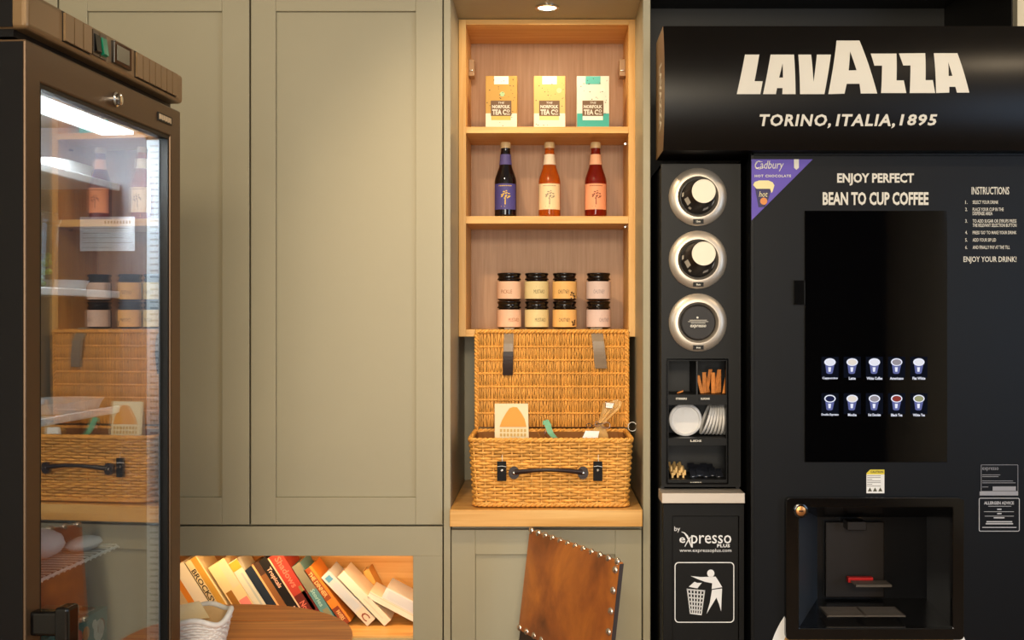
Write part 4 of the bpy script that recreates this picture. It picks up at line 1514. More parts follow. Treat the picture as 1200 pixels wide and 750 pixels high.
mb = MB().tube(pts, rad, 8, ry=0.0045)
for x, sx in ((x0, -1), (x1, 1)):
    mb.mi = 0
    mb.prism(circ(x + sx * 0.003, PZ(554.3, 3.14), 0.0155, 20, 0.018), yf - 0.008, yf)
    mb.mi = 1
    mb.lathe([(0.0048, 0), (0.0048, 0.001), (0.002, 0.003)], (x + sx * 0.003, yf - 0.008, PZ(554.5, 3.14)), 12, 'Y')
mb.build('handle', [dkleather, chrome], ham, smooth=True, angle=50)
mb = MB()
cx_, cz_ = PX(741, 3.42), PZ(500, 3.42)
mb.tube([(cx_ + 0.013 * math.cos(a * math.pi / 8), 3.42, cz_ + 0.014 * math.sin(a * math.pi / 8)) for a in range(16)], 0.0012, 5, closed=True)
mb.build('lid_cord', paper, ham)

# contents of the hamper
kr = thing('gift_card_packet', 'cream packet with an orange house shape standing in the hamper', 'packet', (PX(600, 3.22), 3.24, HB + hh * 0.81))
dK = 3.235
mb = MB()
x0, x1 = PX(580, dK), PX(620, dK)
zk0, zk1 = HB + hh * 0.81, PZ(473, dK)
mb.hexa([(x0, dK - 0.012, zk0), (x1, dK - 0.012, zk0), (x1, dK + 0.018, zk0), (x0, dK + 0.018, zk0), (x0 - 0.001, dK, zk1), (x1 - 0.003, dK + 0.002, zk1), (x1 - 0.003, dK + 0.005, zk1), (x0 - 0.001, dK + 0.003, zk1)])
mb.build('packet', mat('cream_packet', '#e9d7ae', 0.6), kr, bevel=0.001)
mb = MB()


def kk(px, py):
    z = PZ(py, dK)
    return (PX(px, dK), z)


mb.prism([kk(*p) for p in ((585.5, 500), (588.5, 492), (593, 484), (597, 478.5), (601, 476.8), (606, 477.3), (611, 484), (615, 491), (617, 500))], -0.0012, 0.0)
for v in mb.bm.verts:
    v.co.y += dK - 0.012 + 0.012 * (v.co.z - zk0) / (zk1 - zk0)
mb.build('house_picture', mat('orange_house_print', '#e09c3c', 0.6), kr)
mb = MB()
for x in range(8):
    for y in range(2):
        mb.prism([kk(586 + x * 4, 502.5 + y * 5), kk(588.6 + x * 4, 502.5 + y * 5), kk(588.6 + x * 4, 506 + y * 5), kk(586 + x * 4, 506 + y * 5)], -0.001, 0)
for v in mb.bm.verts:
    v.co.y += dK - 0.012 + 0.012 * (v.co.z - zk0) / (zk1 - zk0)
mb.build('packet_print', mat('tan_print', '#cfa860', 0.6), kr)

gp = thing('cellophane_packet', 'small clear cellophane packet with a green ribbon in the hamper', 'packet', (PX(642, 3.25), 3.25, HB + hh * .81))
mb = MB()
zz0 = HB + hh * .81
fan = [(626, 500), (631, 506), (637, 497), (642, 494), (648, 499), (651, 509), (644, 520), (634, 520)]
for i in range(len(fan) - 1):
    a, b = fan[i], fan[i + 1]
    mb._f([mb.v((PX(639, 3.24), 3.235, zz0)), mb.v((PX(a[0], 3.24), 3.24 + 0.012 * (i % 2), PZ(a[1], 3.24))), mb.v((PX(b[0], 3.24), 3.24 + 0.012 * ((i + 1) % 2), PZ(b[1], 3.24)))])
mb.build('film', pane_glass('cellophane', 2.2, '#f6efdc'), gp)
mb = MB()
mb.strip([(PX(640, 3.23), 3.232, PZ(493, 3.23)), (PX(642, 3.23), 3.228, PZ(499, 3.23)), (PX(645, 3.23), 3.225, PZ(507, 3.23)), (PX(650, 3.23), 3.225, PZ(513, 3.23)), (PX(657, 3.23), 3.23, PZ(515, 3.23))], 0.018, 0.0015)
mb.strip([(PX(636, 3.235), 3.236, PZ(496, 3.23)), (PX(642, 3.235), 3.232, PZ(494, 3.23)), (PX(646, 3.235), 3.235, PZ(500, 3.23))], 0.012, 0.0015, (0, .2, 1))
mb.build('green_ribbon', mat('green_ribbon', '#6fae84', 0.5), gp)

tb = thing('wrapped_gift_bottle', 'cellophane wrapped gift with silver bow and dark twine at the right of the hamper', 'gift', (PX(700, 3.25), 3.25, HB + hh * .81))
dG = 3.25
mb = MB()
P = [[(688, 517), (694, 519), (700, 519), (707, 518), (713, 517)], [(688, 509), (694, 507), (700, 507), (707, 507), (712, 508)], [(699, 499), (701, 498), (703, 497.5), (705, 497), (707, 497)],
     [(703, 489), (707, 488), (711, 487), (714, 486), (717, 487)], [(706, 479), (713, 478), (718, 477), (723, 476), (726, 479)], [(707, 472), (714, 471), (719, 469.5), (724, 468), (729, 471)]]
g1 = [[mb.v((PX(p[0], dG), dG - 0.004 + 0.012 * (i % 2) * (1 if j != 2 else .3) - (0.012 if j < 2 else 0), PZ(p[1], dG))) for i, p in enumerate(rw)] for j, rw in enumerate(P)]
g2 = [[mb.v((PX(p[0], dG), dG + 0.010 - 0.010 * (i % 2) * (1 if j != 2 else .3) + (0.014 if j < 2 else 0), PZ(p[1], dG) - .001)) for i, p in enumerate(rw)] for j, rw in enumerate(P)]
for g in (g1, g2):
    for j in range(5):
        for i in range(4):
            mb._f([g[j][i], g[j][i + 1], g[j + 1][i + 1], g[j + 1][i]])
for j in range(5):
    for i in (0, 4):
        mb._f([g1[j][i], g1[j + 1][i], g2[j + 1][i], g2[j][i]])
mb.build('cellophane_wrap', mat('frosted_cellophane', '#e9bd78', 0.15, trans=0.25, spec=.8), tb)
mb = MB()
bxx, bzz = PX(704, dG), PZ(497, dG)
for s_ in (-1, 1):
    pts = [(bxx + s_ * 0.022 * math.sin(math.pi * f / 8) * (1 + 0.2 * s_), dG - 0.014, bzz + 0.008 * math.sin(2 * math.pi * f / 8) - s_ * 0.004 * f / 8) for f in range(9)]
    mb.strip(pts, 0.008, 0.001, (0, 1, .3))
mb.build('silver_bow', mat('silver_ribbon', '#b9a79a', 0.25, 0.6), tb)
mb = MB()
mb.tube([(PX(690 + 3.2 * math.cos(a * .7), dG), dG - 0.02, PZ(498 + 2.6 * math.sin(a * .7), dG)) for a in range(10)] + [(PX(697, dG), dG - 0.018, PZ(497, dG)), (PX(706, dG), dG - 0.018, PZ(495, dG))], 0.0011, 5)
mb.build('twine', dkleather, tb)
mb = MB().hexa([(PX(682, dG), dG - 0.03, PZ(512, dG)), (PX(700, dG), dG - 0.03, PZ(512, dG)), (PX(700, dG), dG - 0.028, PZ(512, dG)), (PX(682, dG), dG - 0.028, PZ(512, dG)),
                (PX(686, dG), dG - 0.02, PZ(504, dG)), (PX(702, dG), dG - 0.02, PZ(504.5, dG)), (PX(702, dG), dG - 0.018, PZ(504.5, dG)), (PX(686, dG), dG - 0.018, PZ(504, dG))])
mb.build('gift_tag', paper, tb)
mb = MB()
xx, zz = PX(716, dG), PZ(474.5, dG)
mb.hexa([(xx - 0.016, dG - 0.008, zz - 0.008), (xx + 0.004, dG - 0.008, zz - 0.010), (xx + 0.004, dG - 0.005, zz - 0.010), (xx - 0.016, dG - 0.005, zz - 0.008), (xx - 0.016, dG - 0.004, zz + 0.008), (xx + 0.010, dG - 0.004, zz + 0.006), (xx + 0.010, dG - 0.001, zz + 0.006), (xx - 0.016, dG - 0.001, zz + 0.008)])
mb.build('silver_seal', mat('silver_foil', '#a89a96', 0.25, 0.8), tb, bevel=0.001)

# ------------------------------------------------------------------ books in the nook
BKD = 3.295


def book(xp, ang, t, L, cover, label, letter=None, lcol=None, blocks=(), pages='#e8d2a4', depth=0.125, d=BKD, z=None, X=None):
    al = math.radians(ang)
    o = bpy.data.objects.new('book', None)
    C.objects.link(o)
    tag(o, label, 'book', 'books in the open nook')
    x = PX(xp, d) if X is None else X
    o.location = (x, d, (NF + 0.0005) if z is None else z)
    o.rotation_euler = (0, -(math.pi / 2 - al), 0)
    o.empty_display_size = 0.05
    WM[o.name] = Matrix.Identity(4)
    mb = MB()
    b_ = 0.0014
    mb.box(0, t, 0, b_, 0, L).box(0, b_, b_, depth, 0, L).box(t - b_, t, b_, depth, 0, L)
    cv = mb.build('cover', mat('book_cover', cover, 0.5), o, world=False, bevel=0.0006)
    MB().box(b_, t - b_, b_, depth - 0.004, 0.003, L - 0.003).build('pages', mat('book_pages', pages, 0.85, var=.06, vscale=200), o, world=False)
    if blocks:
        mats_ = []
        mb = MB()
        for i, (x0, x1, z0, z1, c) in enumerate(blocks):
            mb.mi = i
            mats_.append(mat('spine_print', c, 0.5))
            mb.box(x0 * t, x1 * t, -0.0004, 0.0002, z0 * L, z1 * L)
        mb.build('spine_print', mats_, cv, world=False)
    if letter:
        for tx, x0, x1, z0, z1 in letter:
            mb = MB()
            # lettering runs down the spine
            mb.text(tx, 0, (z1 - z0) * L, 0, (x1 - x0) * t, 0, bold=0.02, map_=lambda p, x0=x0, z1=z1: (x0 * t + p[2], -0.0007, z1 * L - p[0]))
            mb.build('spine_lettering', mat('spine_letters', lcol, 0.6), cv, world=False)
    return o


A_ = 57.5
s57 = math.sin(math.radians(A_))
kx = BKD / F


def tk(a, b, ang=A_): return (b - a) * kx * math.sin(math.radians(ang)) * 0.975


book(225, A_, tk(225, 238), .200, '#c9b28a', 'pale tan paperback leaning at the far left beside the fridge door')
book(238, A_, tk(238, 246), .175, '#e08a2c', 'thin orange paperback leaning at the left end of the row')
book(246, A_, tk(246, 263), .205, '#ece2cc', 'plain cream book leaning left of the gold striped book')
book(263, A_, tk(263, 283), .222, '#e6d5a8', 'cream and gold striped book with dark letters down its spine', [('BROCKSVILLE', .10, .46, .10, .86)], '#3a2a14',
     [(.50, .93, 0, 1, '#c99a3c'), (.0, .06, 0, 1, '#4a3516')])
book(287, A_, tk(287, 314), .205, '#ead3a0', 'thick cream book with a brown picture and pink block on its spine', None, None, [(.08, .42, .30, .55, '#9a6a28'), (.45, .95, .12, .36, '#e88a84'), (.55, 1, .55, .98, '#dccfae')])
book(314, A_, tk(314, 328), .220, '#d8d6c4', 'pale grey white book with a yellow top right of the thick cream book', None, None, [(.0, 1, .86, .99, '#e0a83c'), (.55, .75, .05, .8, '#b8c0bc')])
book(328, A_, tk(328, 340), .195, '#1e2a3a', 'dark navy book wedged between pale and brown spines')
book(340, A_, tk(340, 351), .215, '#8a5a30', 'brown and tan slim book left of the black spine', None, None, [(0, .25, 0, 1, '#e3b27c'), (.3, 1, .8, 1, '#4a3020')])
book(351, A_, tk(351, 363.5), .228, '#15110f', 'black spined paperback with pinkish lettering', [('Tropicals', .2, .85, .56, .86), ('Books', .2, .8, .06, .26)], '#e8b9a0')
book(364, A_, tk(364, 385), .238, '#b23a2c', 'crimson red thick paperback with pale lower lettering', [('Shadows', .35, .8, .52, .95), ('Novel', .2, .6, .12, .32)], '#e07a64', [(0, .10, 0, 1, '#e9c3a0'), (.10, 1, 0, .42, '#6a2018'), (.72, .95, .15, .5, '#8a7a48')])
book(386, A_, tk(386, 399.5), .208, '#5c8f92', 'teal and grey book leaning right of the red paperback', [('Stories', .3, .75, .30, .58)], '#a8d0c8', [(0, 1, .56, 1, '#857f68'), (.3, .9, .05, .25, '#8a8a6a')])
book(403, 54, tk(403, 416.5, 54), .203, '#e0862a', 'orange and brown paperback with pale block letters', [('THE DINNER', .15, .6, .50, .93), ('PAVERS', .2, .65, .08, .24)], '#f4c080', [(0, .72, .44, 1, '#9a4a1c'), (0, .80, 0, .30, '#8a3a18')])
book(430.5, 46.2, 12.6 * kx, .199, '#cfd0cf', 'pale grey blue book with a curled emblem, right of the orange paperback', [('C', .15, .8, .06, .19)], '#8a4a34', [(.2, .75, .86, .95, '#5c9cc0'), (0, 1, 0, .26, '#e2d0ba'), (.2, .8, .3, .8, '#c4cbd4')])
book(450.5, 46.2, 10.4 * kx, .202, '#eee0cc', 'cream white book leaning at the right beside the pale blue one', None, None, [(.4, .55, .1, .5, '#e4d4be')])
# the two flatter ones on the right rest against the nook wall
book(493.5, 28, 7.8 * kx, .182, '#efe8d8', 'white book tilted low at the right end, underneath the other', None, None, [(.75, .9, 0, 1, '#e0d6c0')])
al28 = math.radians(28)
ux, uz = -math.cos(al28), math.sin(al28)
nx_, nz_ = math.sin(al28), math.cos(al28)
t14 = 7.9 * kx + 0.0004
book(0, 28, 13.2 * kx, .126, '#dfe2e6', 'white blue book lying tilted on top at the right end of the nook', None, None, [(.15, .85, .1, .9, '#d4dae2')], pages='#d9b070',
     X=PX(493.5, BKD) + nx_ * t14 + ux * .018, z=NF + .0005 + nz_ * t14 + uz * .018)
book(452, 62, 0.020, .150, '#e0a850', 'tan book standing behind the tilted white books', d=3.425, depth=0.070)

# ------------------------------------------------------------------ glass door fridge
TH = math.atan(0.069)
fr = thing('display_fridge', 'tall black and bronze display fridge with a full glass door at the left', 'fridge', (-0.775, 1.652, 0), -TH)


def fb(name, m, par, *b, bevel=0.0):
    return MB().box(*b).build(name, m, par, world=False, bevel=bevel)


DW = 0.58
DT, DBm = 1.869, 0.14
mb = MB()
# carcass: shell panels, black outside
mb.box(-0.62, -0.05, 0.002, 0.03, 0.10, 1.872).box(-0.62, -0.05, DW - 0.03, DW - 0.002, 0.10, 1.872)
mb.box(-0.62, -0.59, 0.03, DW - 0.03, 0.10, 1.872)
mb.box(-0.59, -0.05, 0.03, DW - 0.03, 1.84, 1.872).box(-0.59, -0.05, 0.03, DW - 0.03, 0.10, 0.16)
mb.build('carcass', fr_black, fr, world=False, bevel=0.002)
mb = MB()
mb.box(-0.588, -0.055, 0.031, 0.036, 0.162, 1.838).box(-0.588, -0.055, DW - 0.036, DW - 0.031, 0.162, 1.838)
mb.box(-0.588, -0.583, 0.036, DW - 0.036, 0.162, 1.838)
mb.box(-0.583, -0.055, 0.036, DW - 0.036, 1.833, 1.838).box(-0.583, -0.055, 0.036, DW - 0.036, 0.162, 0.167)
mb.build('liner', fr_line, fr, world=False)
MB().box(-0.60, -0.06, 0.01, DW - 0.01, 0.0, 0.10).build('plinth', blackm, fr, world=False)
# door
mb = MB()
o_ = [(0, DBm), (DW, DBm), (DW, DT), (0, DT)]
gy0, gy1, gz0_, gz1_ = 0.042, 0.531, 0.20, 1.812
i_ = [(gy0, gz0_), (gy1, gz0_), (gy1, gz1_), (gy0, gz1_)]


def yz(mb, outer, inner, xa_, xb_):
    """frame lying in the local y-z plane, between x = xa_ (outside) and xb_"""
    mb.fn = lambda p: (-p[1], p[0], p[2])
    mb.ring(outer, inner, -xa_, -xb_)
    mb.fn = None


yz(mb, o_, i_, 0.0, -0.045)
dr = mb.build('door_frame', fr_bronze, fr, world=False, bevel=0.003)
fb('door_edge', fr_black, dr, -0.046, -0.004, -0.0015, 0.0005, DBm + .004, DT - .004)
mb = MB()
yz(mb, i_, [(gy0 + .007, gz0_ + .007), (gy1 - .007, gz0_ + .007), (gy1 - .007, gz1_ - .007), (gy0 + .007, gz1_ - .007)], -0.003, -0.030)
mb.build('glazing_gasket', blackm, dr, world=False)
MB().box(-0.016, -0.012, gy0 + 0.004, gy1 - 0.004, gz0_ + 0.004, gz1_ - 0.004).build('glass_pane', glass_door, dr, world=False)
# lock and badge on the top rail
mb = MB()
mb.fn = lambda p: (-p[1], p[0], p[2])
mb.lathe([(0.013, 0), (0.013, 0.004), (0.010, 0.006), (0.010, 0.011), (0.007, 0.012)], (0.29, 0, 1.836), 20, 'Y')
mb.fn = None
mb.build('door_lock', chrome, dr, world=False, smooth=True)
mb = MB().box(0, 0.0025, 0.468, 0.532, 1.832, 1.848)
mb.mi = 1
for k in range(9):
    y = 0.472 + k * 0.0063
    mb.box(0.0025, 0.0032, y, y + 0.004, 1.835 + .001 * (k % 2), 1.845)
mb.build('maker_badge', [blackm, mat('badge_silver', '#d8c8b0', .3, .6)], dr, world=False)
# handle
mb = MB()
mb.box(-0.002, 0.044, 0.012, 0.036, 0.975, 1.012)
mb.box(-0.002, 0.044, 0.012, 0.036, 0.62, 0.655)
mb.box(0.040, 0.062, 0.006, 0.042, 0.60, 1.020)
mb.build('handle', blackgl, dr, world=False, bevel=0.005, seg=3)
MB().ball((-0.012, -0.004, 0.93), 0.005).build('hinge_screw', chrome, dr, world=False)
# header
mb = MB()
mb.box(-0.62, 0.004, -0.004, DW + 0.004, 1.884, 1.942)
hd = mb.build('header', fr_panel, fr, world=False, bevel=0.008, seg=4)
fb('header_side', fr_black, hd, -0.60, -0.018, -0.0052, -0.0035, 1.886, 1.940)
fb('header_underside', fr_black, hd, -0.62, -0.02, 0.002, DW - 0.002, 1.873, 1.885)
for a, b in ((0.10, 0.19), (0.36, 0.545)):
    m_ = int((b - a) / 0.0235)
    for k in range(m_):
        y0 = a + (b - a) * k / m_
        fb('grille_slat', fr_panel, hd, 0.0, 0.0085, y0 + 0.0025, y0 + (b - a) / m_ - 0.0005, 1.892, 1.936)
    fb('grille_recess', blackm, hd, 0.002, 0.0046, a, b, 1.890, 1.938)
for y0, m_ in ((0.196, blackgl), (0.222, mat('green_switch', '#0f7a58', 0.3))):
    mb = MB().box(0.0, 0.007, y0, y0 + 0.023, 1.893, 1.935)
    mb.mi = 1
    mb.hexa([(0.006, y0 + .003, 1.897), (0.013, y0 + .003, 1.900), (0.013, y0 + .02, 1.900), (0.006, y0 + .02, 1.897), (0.006, y0 + .003, 1.928), (0.009, y0 + .003, 1.928), (0.009, y0 + .02, 1.928), (0.006, y0 + .02, 1.928)])
    mb.build('rocker_switch', [mat('switch_bezel', '#4a3a26', .4), m_], hd, world=False)
mb = MB().box(0.0, 0.010, 0.268, 0.336, 1.896, 1.934)
mb.mi = 1
mb.box(0.010, 0.0108, 0.278, 0.326, 1.902, 1.929)
mb.build('thermostat_display', [blackgl, mat('lcd_grey', '#5c5a48', .3)], hd, world=False, bevel=0.001)

# inside: light, shelves
lt = MB().box(-0.14, -0.075, 0.05, DW - 0.05, 1.815, 1.832).build('top_light', emis('fridge_tube', '#f2f7ff', 5), fr, world=False)
mb = MB()
mb.box(-0.043, -0.0185, gy1 - 0.012, gy1 - 0.0008, gz0_ + .01, gz1_ - .01)
mb.mi = 1
for k in range(130):
    z = gz0_ + .015 + k * 0.0122
    mb.box(-0.036, -0.020, gy1 - 0.0130, gy1 - 0.0118, z, z + 0.0035)
mb.build('ribbed_seal', [mat('seal_white', '#c4cace', .4), mat('seal_rib', '#8d949a', .5)], dr, world=False)
fa = area('fridge_light', (0, 0, 0), (0, 0, -1), 0.4, 14.0, (0.86, 0.93, 1.0), size_y=0.05)
fa.parent = fr
fa.location = (-0.12, 0.29, 1.81)
fa.rotation_euler = (0, math.radians(-25), math.pi / 2)
shm = mat('white_shelf', '#e6e6e4', 0.35)
SHZ = (1.715, 1.503, 1.277, 1.006, 0.72)
for i, z in enumerate(SHZ):
    mb = MB()
    if i in (0, 1, 2):
        mb.box(-0.50, -0.109, 0.05, DW - 0.045, z - 0.006, z)
        mb.box(-0.113, -0.104, 0.05, DW - 0.045, z - 0.010, z + 0.004)
        mb.build('shelf', shm, fr, world=False, bevel=0.002)
    else:
        for k in range(26):
            y = 0.05 + (DW - 0.095) * k / 25
            mb.tube([(-0.50, y, z), (-0.112, y, z), (-0.106, y, z - 0.006)], 0.0018, 5)
        for x in (-0.5, -0.31, -0.110):
            mb.tube([(x, 0.05, z - 0.003), (x, DW - 0.045, z - 0.003)], 0.003, 6)
        mb.build('wire_shelf', mat('white_wire', '#d8d8d6', .35), fr, world=False)
# paper notice behind the glass
FM = WM[fr.name]


def fw(p): return FM @ Vector(p)


yn = DW - 0.0375
mb = MB().box(-0.190, -0.078, yn, yn + 0.0008, 1.587, 1.655)
mb.mi = 1
for k, (f0, f1, th) in enumerate(((.45, .95, .006), (.05, .9, .001), (.05, .55, .001), (.05, .8, .001), (.05, .95, .001), (.05, .6, .001))):
    z = 1.641 - k * 0.0095
    n_ = 9 if k == 0 else 1
    for j in range(n_):
        x0 = -0.190 + 0.112 * (f0 + (f1 - f0) * j / n_)
        x1 = -0.190 + 0.112 * (f0 + (f1 - f0) * (j + (.6 if n_ > 1 else 1)) / n_)
        mb.box(x0, x1, yn - 0.0004, yn, z, z + th)
o = mb.build('paper_notice', [mat('notice_paper', '#f2f4f6', .7), mat('notice_ink', '#9aa0a6', .7)], None)
o.location = (-0.775, 1.652, 0)
o.rotation_euler = (0, 0, -TH)
tag(o, 'white printed paper notice taped to the far wall inside the fridge', 'notice')


def inside(name, label, cat, x, y, z, group=None):
    p = fw((x, y, z))
    return thing(name, label, cat, p, -TH, group)


t = inside('salad_pot', 'clear plastic pot of green salad on the second fridge shelf', 'pot', -0.165, 0.33, 1.5035)
t.scale = (1, 1, 1.4)
mb = MB().lathe([(0.030, 0.001), (0.034, 0.03), (0.040, 0.085), (0.041, 0.086), (0.0385, 0.085), (0.0325, 0.03), (0.0285, 0.003)], (0, 0, 0), 24, cap=False)
mb.build('pot', pane_glass('clear_pot', 1.4), t, world=False, smooth=True)
mb = MB()
rr_ = random.Random(1)
for k in range(26):
    a, r_, z = rr_.uniform(0, 6.28), 0.024 * math.sqrt(rr_.random()), rr_.uniform(0.008, 0.045)
    mb.ball((r_ * math.cos(a), r_ * math.sin(a), z), 0.0085, 6, 4, (1, 1, .5))
mb.build('salad', mat('salad_green', '#7d9a3e', .5, island=.35), t, world=False)
MB().lathe([(0.042, 0.086), (0.043, 0.090), (0.040, 0.098), (0.02, 0.102), (0.001, 0.102)], (0, 0, 0), 24).build('lid', pane_glass('clear_lid', 2.0), t, world=False, smooth=True)
for nm, lab, x, y, z, sx, sy, sz in (('bakery_tray', 'white tray on the top fridge shelf', -0.185, .42, 1.7155, .12, .17, .028), ('bakery_tray', 'long white tray on the second fridge shelf', -0.20, .455, 1.5035, .12, .10, .022),
                                     ('bakery_tray', 'rounded white dish on the third fridge shelf above the reflected basket', -0.175, .42, 1.2775, .13, .20, .022)):
    t = inside(nm, lab, 'tray', x, y, z)
    mb = MB()
    n_ = 28
    rings = []
    for f, h in ((.86, 0.0005), (.9, .003), (1.0, sz), (1.03, sz), (1.0, sz - .003), (.88, .006)):
        rings.append([mb.v((sx / 2 * f * math.copysign(abs(math.cos(6.2832 * i / n_)) ** .6, math.cos(6.2832 * i / n_)), sy / 2 * f * math.copysign(abs(math.sin(6.2832 * i / n_)) ** .6, math.sin(6.2832 * i / n_)), h)) for i in range(n_)])
    for a in range(5):
        for i in range(n_):
            mb._f([rings[a][i], rings[a][(i + 1) % n_], rings[a + 1][(i + 1) % n_], rings[a + 1][i]])
    mb._f(rings[0][::-1])
    mb._f(rings[-1])
    mb.build('dish', white_pl, t, world=False, smooth=True)
for lab, y, x, sx, sy, sz in (('white wrapped sandwich roll at the far end of the wire shelf', .468, -.145, .028, .05, .013), ('rounded white wrapped bun at the near end of the wire shelf', .385, -.19, .045, .045, .028)):
    p = fw((x, y, 1.0085 + sz))
    mb = MB().ball((0, 0, 0), 1.0, 18, 12)
    rr_ = random.Random(int(y * 100))
    for v in mb.bm.verts:
        v.co = Vector((v.co.x * sx, v.co.y * sy, v.co.z * sz)) * (1 + rr_.uniform(-.04, .04))
    o = mb.build('wrapped_roll', mat('white_wrap', '#e9e9ea', .35), None, smooth=True)
    o.location = p
    o.rotation_euler = (0, 0, -TH)
    tag(o, lab, 'food')
t = inside('ready_meal_box', 'colourful teal and orange food carton on the low fridge shelf', 'box', -0.16, .385, 0.7225)
mb = MB().box(-0.09, 0.035, -0.14, 0.14, 0, 0.165)
mb.build('carton', mat('teal_carton', '#4f7a72', .5, var=.2, vscale=20), t, world=False, bevel=.002)
mb = MB()
rr_ = random.Random(3)
cols_ = ['#d98a4a', '#d8705a', '#e0d6c0', '#3fa08a', '#8a4a2a']
for k in range(40):
    mb.mi = k % 5
    y, z, r_ = rr_.uniform(-.12, .12), rr_.uniform(.02, .145), rr_.uniform(.008, .022)
    mb.fn = lambda p: (0.0352 + p[1], p[0], p[2])
    mb.prism([(max(-.138, min(.138, a)), max(.004, min(.162, b))) for a, b in circ(y, z, r_, 9)], 0.0002, 0.0006)
    mb.fn = lambda p: (p[2], p[0], 0.1652 + p[1])
    mb.prism([(max(-.138, min(.138, a)), max(-.088, min(.033, b))) for a, b in circ(y, -.03 + (z - .08) * .7, r_, 9)], 0.0002, 0.0006)
mb.fn = None
mb.build('carton_pattern', [mat('carton_print', c_, .5) for c_ in cols_], t, world=False)

# ------------------------------------------------------------------ round table and basket
TZ = 0.705
tcx, tcy, tr = -0.785, 2.58, 0.33
tab = thing('round_table', 'round stained wooden table with plank top in front of the book nook', 'table', (tcx, tcy, 0))
mb = MB()
seams = [-tr, -0.19, -0.02, 0.168, tr]
b2 = None
for a, b in zip(seams[:-1], seams[1:]):
    pts = []
    N = 40
    lo, hi = a + .0006, b - .0006
    for i in range(N + 1):
        y = lo + (hi - lo) * i / N
        pts.append((math.sqrt(max(0, tr * tr - y * y)), y))
    pts2 = [(-x, y) for x, y in reversed(pts)]
    poly = pts + pts2
    cl = [poly[0]]
    for p in poly[1:]:
        if (Vector(p) - Vector(cl[-1])).length > 1e-4: cl.append(p)
    if (Vector(cl[0]) - Vector(cl[-1])).length < 1e-4: cl.pop()
    mb.hprism([(tcx + p[0], tcy + p[1]) for p in cl], TZ - 0.03, TZ)
mb.build('tabletop', walnut, tab, bevel=0.003)
MB().lathe([(0.20, 0.655), (0.20, 0.672), (0.05, 0.674)], (tcx, tcy, 0), 32).build('top_plate', darkwood, tab)
MB().lathe([(0.055, 0.03), (0.05, 0.06), (0.035, 0.12), (0.045, 0.3), (0.035, 0.55), (0.06, 0.655)], (tcx, tcy, 0), 24).build('pedestal', darkwood, tab, smooth=True)
for k in range(4):
    a = k * math.pi / 2 + .78
    mb = MB().tube([(tcx + .03 * math.cos(a), tcy + .03 * math.sin(a), .10), (tcx + .15 * math.cos(a), tcy + .15 * math.sin(a), .07), (tcx + .25 * math.cos(a), tcy + .25 * math.sin(a), .022)], [.03, .026, .02], 8)
    mb.build('foot', darkwood, tab, smooth=True)

bkx, bky = PX(219, 2.48), 2.50
bas = thing('paper_basket', 'white woven paper basket with tan lining on the round table beside the fridge', 'basket', (bkx, bky, TZ))
mb = MB()
n_ = 56
rr_ = random.Random(12)
wob = [0.004 * math.sin(3 * 6.2832 * i / n_) + 0.005 * math.sin(5 * 6.2832 * i / n_ + 1) for i in range(n_)]


def brad(h): return 0.066 + 0.019 * min(1, h / .06) ** .7 + (0.003 if h > .062 else 0)


for r in range(13):
    h = 0.004 + r * 0.0058
    pts = []
    for i in range(n_ * 2):
        a = 6.2832 * i / (n_ * 2)
        R_ = brad(h) + 0.0018 * math.sin(i * math.pi / 2 + r * math.pi)
        hz = h + (wob[i // 2] * 1.2 * (h / .08) ** 2)
        pts.append((bkx + R_ * math.cos(a), bky + R_ * math.sin(a), TZ + hz))
    mb.tube(pts, 0.0036, 5, closed=True)
pts = []
for i in range(n_):
    a = 6.2832 * i / n_
    pts.append((bkx + (brad(.08) + .002) * math.cos(a), bky + (brad(.08) + .002) * math.sin(a), TZ + .081 + wob[i] * 1.2))
mb.tube(pts, 0.0065, 7, closed=True)
mb.build('woven_side', white_wick, bas, smooth=True, angle=80)
mb = MB()
rings = []
for f, h in ((.93, .079), (.9, .06), (.8, .012), (.02, .008)):
    rings.append([mb.v((bkx + brad(h) * f * math.cos(6.2832 * i / n_), bky + brad(h) * f * math.sin(6.2832 * i / n_), TZ + h + (wob[i] if h > .05 else 0))) for i in range(n_)])
for a in range(3):
    for i in range(n_):
        mb._f([rings[a][i], rings[a][(i + 1) % n_], rings[a + 1][(i + 1) % n_], rings[a + 1][i]])
mb.build('tan_lining', mat('tan_paper', '#d9b684', .8, var=.1, vscale=20), bas, smooth=True)
mb = MB()
mb.hexa([(bkx - .05, bky + .02, TZ + .06), (bkx + .03, bky + .05, TZ + .06), (bkx + .028, bky + .053, TZ + .06), (bkx - .052, bky + .023, TZ + .06),
         (bkx - .03, bky + .038, TZ + .094), (bkx + .004, bky + .058, TZ + .097), (bkx + .003, bky + .060, TZ + .097), (bkx - .031, bky + .040, TZ + .094)])
mb.build('paper_fold', mat('cream_tissue', '#e6cfa0', .8), bas)

# ------------------------------------------------------------------ chair
ca = math.atan2(-0.8786, 0.4755)
ch = thing('studded_leather_chair', 'worn tan leather dining chair with studded back facing the round table', 'chair', (0.069, 2.875, 0), ca)
lm = bpy.data.materials.new('worn_tan_leather')
lm.use_nodes = True
nt = lm.node_tree
b = nt.nodes['Principled BSDF']
tc = nt.nodes.new('ShaderNodeTexCoord')
mp = nt.nodes.new('ShaderNodeMapping')
mp.inputs['Scale'].default_value = (1, 1, .8)
nt.links.new(tc.outputs['Object'], mp.inputs[0])
n1 = nt.nodes.new('ShaderNodeTexNoise')
n1.inputs['Scale'].default_value = 5.5
n1.inputs['Detail'].default_value = 5
n1.inputs['Roughness'].default_value = .55
n1.inputs['Distortion'].default_value = .4
nt.links.new(mp.outputs[0], n1.inputs['Vector'])
cr = nt.nodes.new('ShaderNodeValToRGB')
e = cr.color_ramp.elements
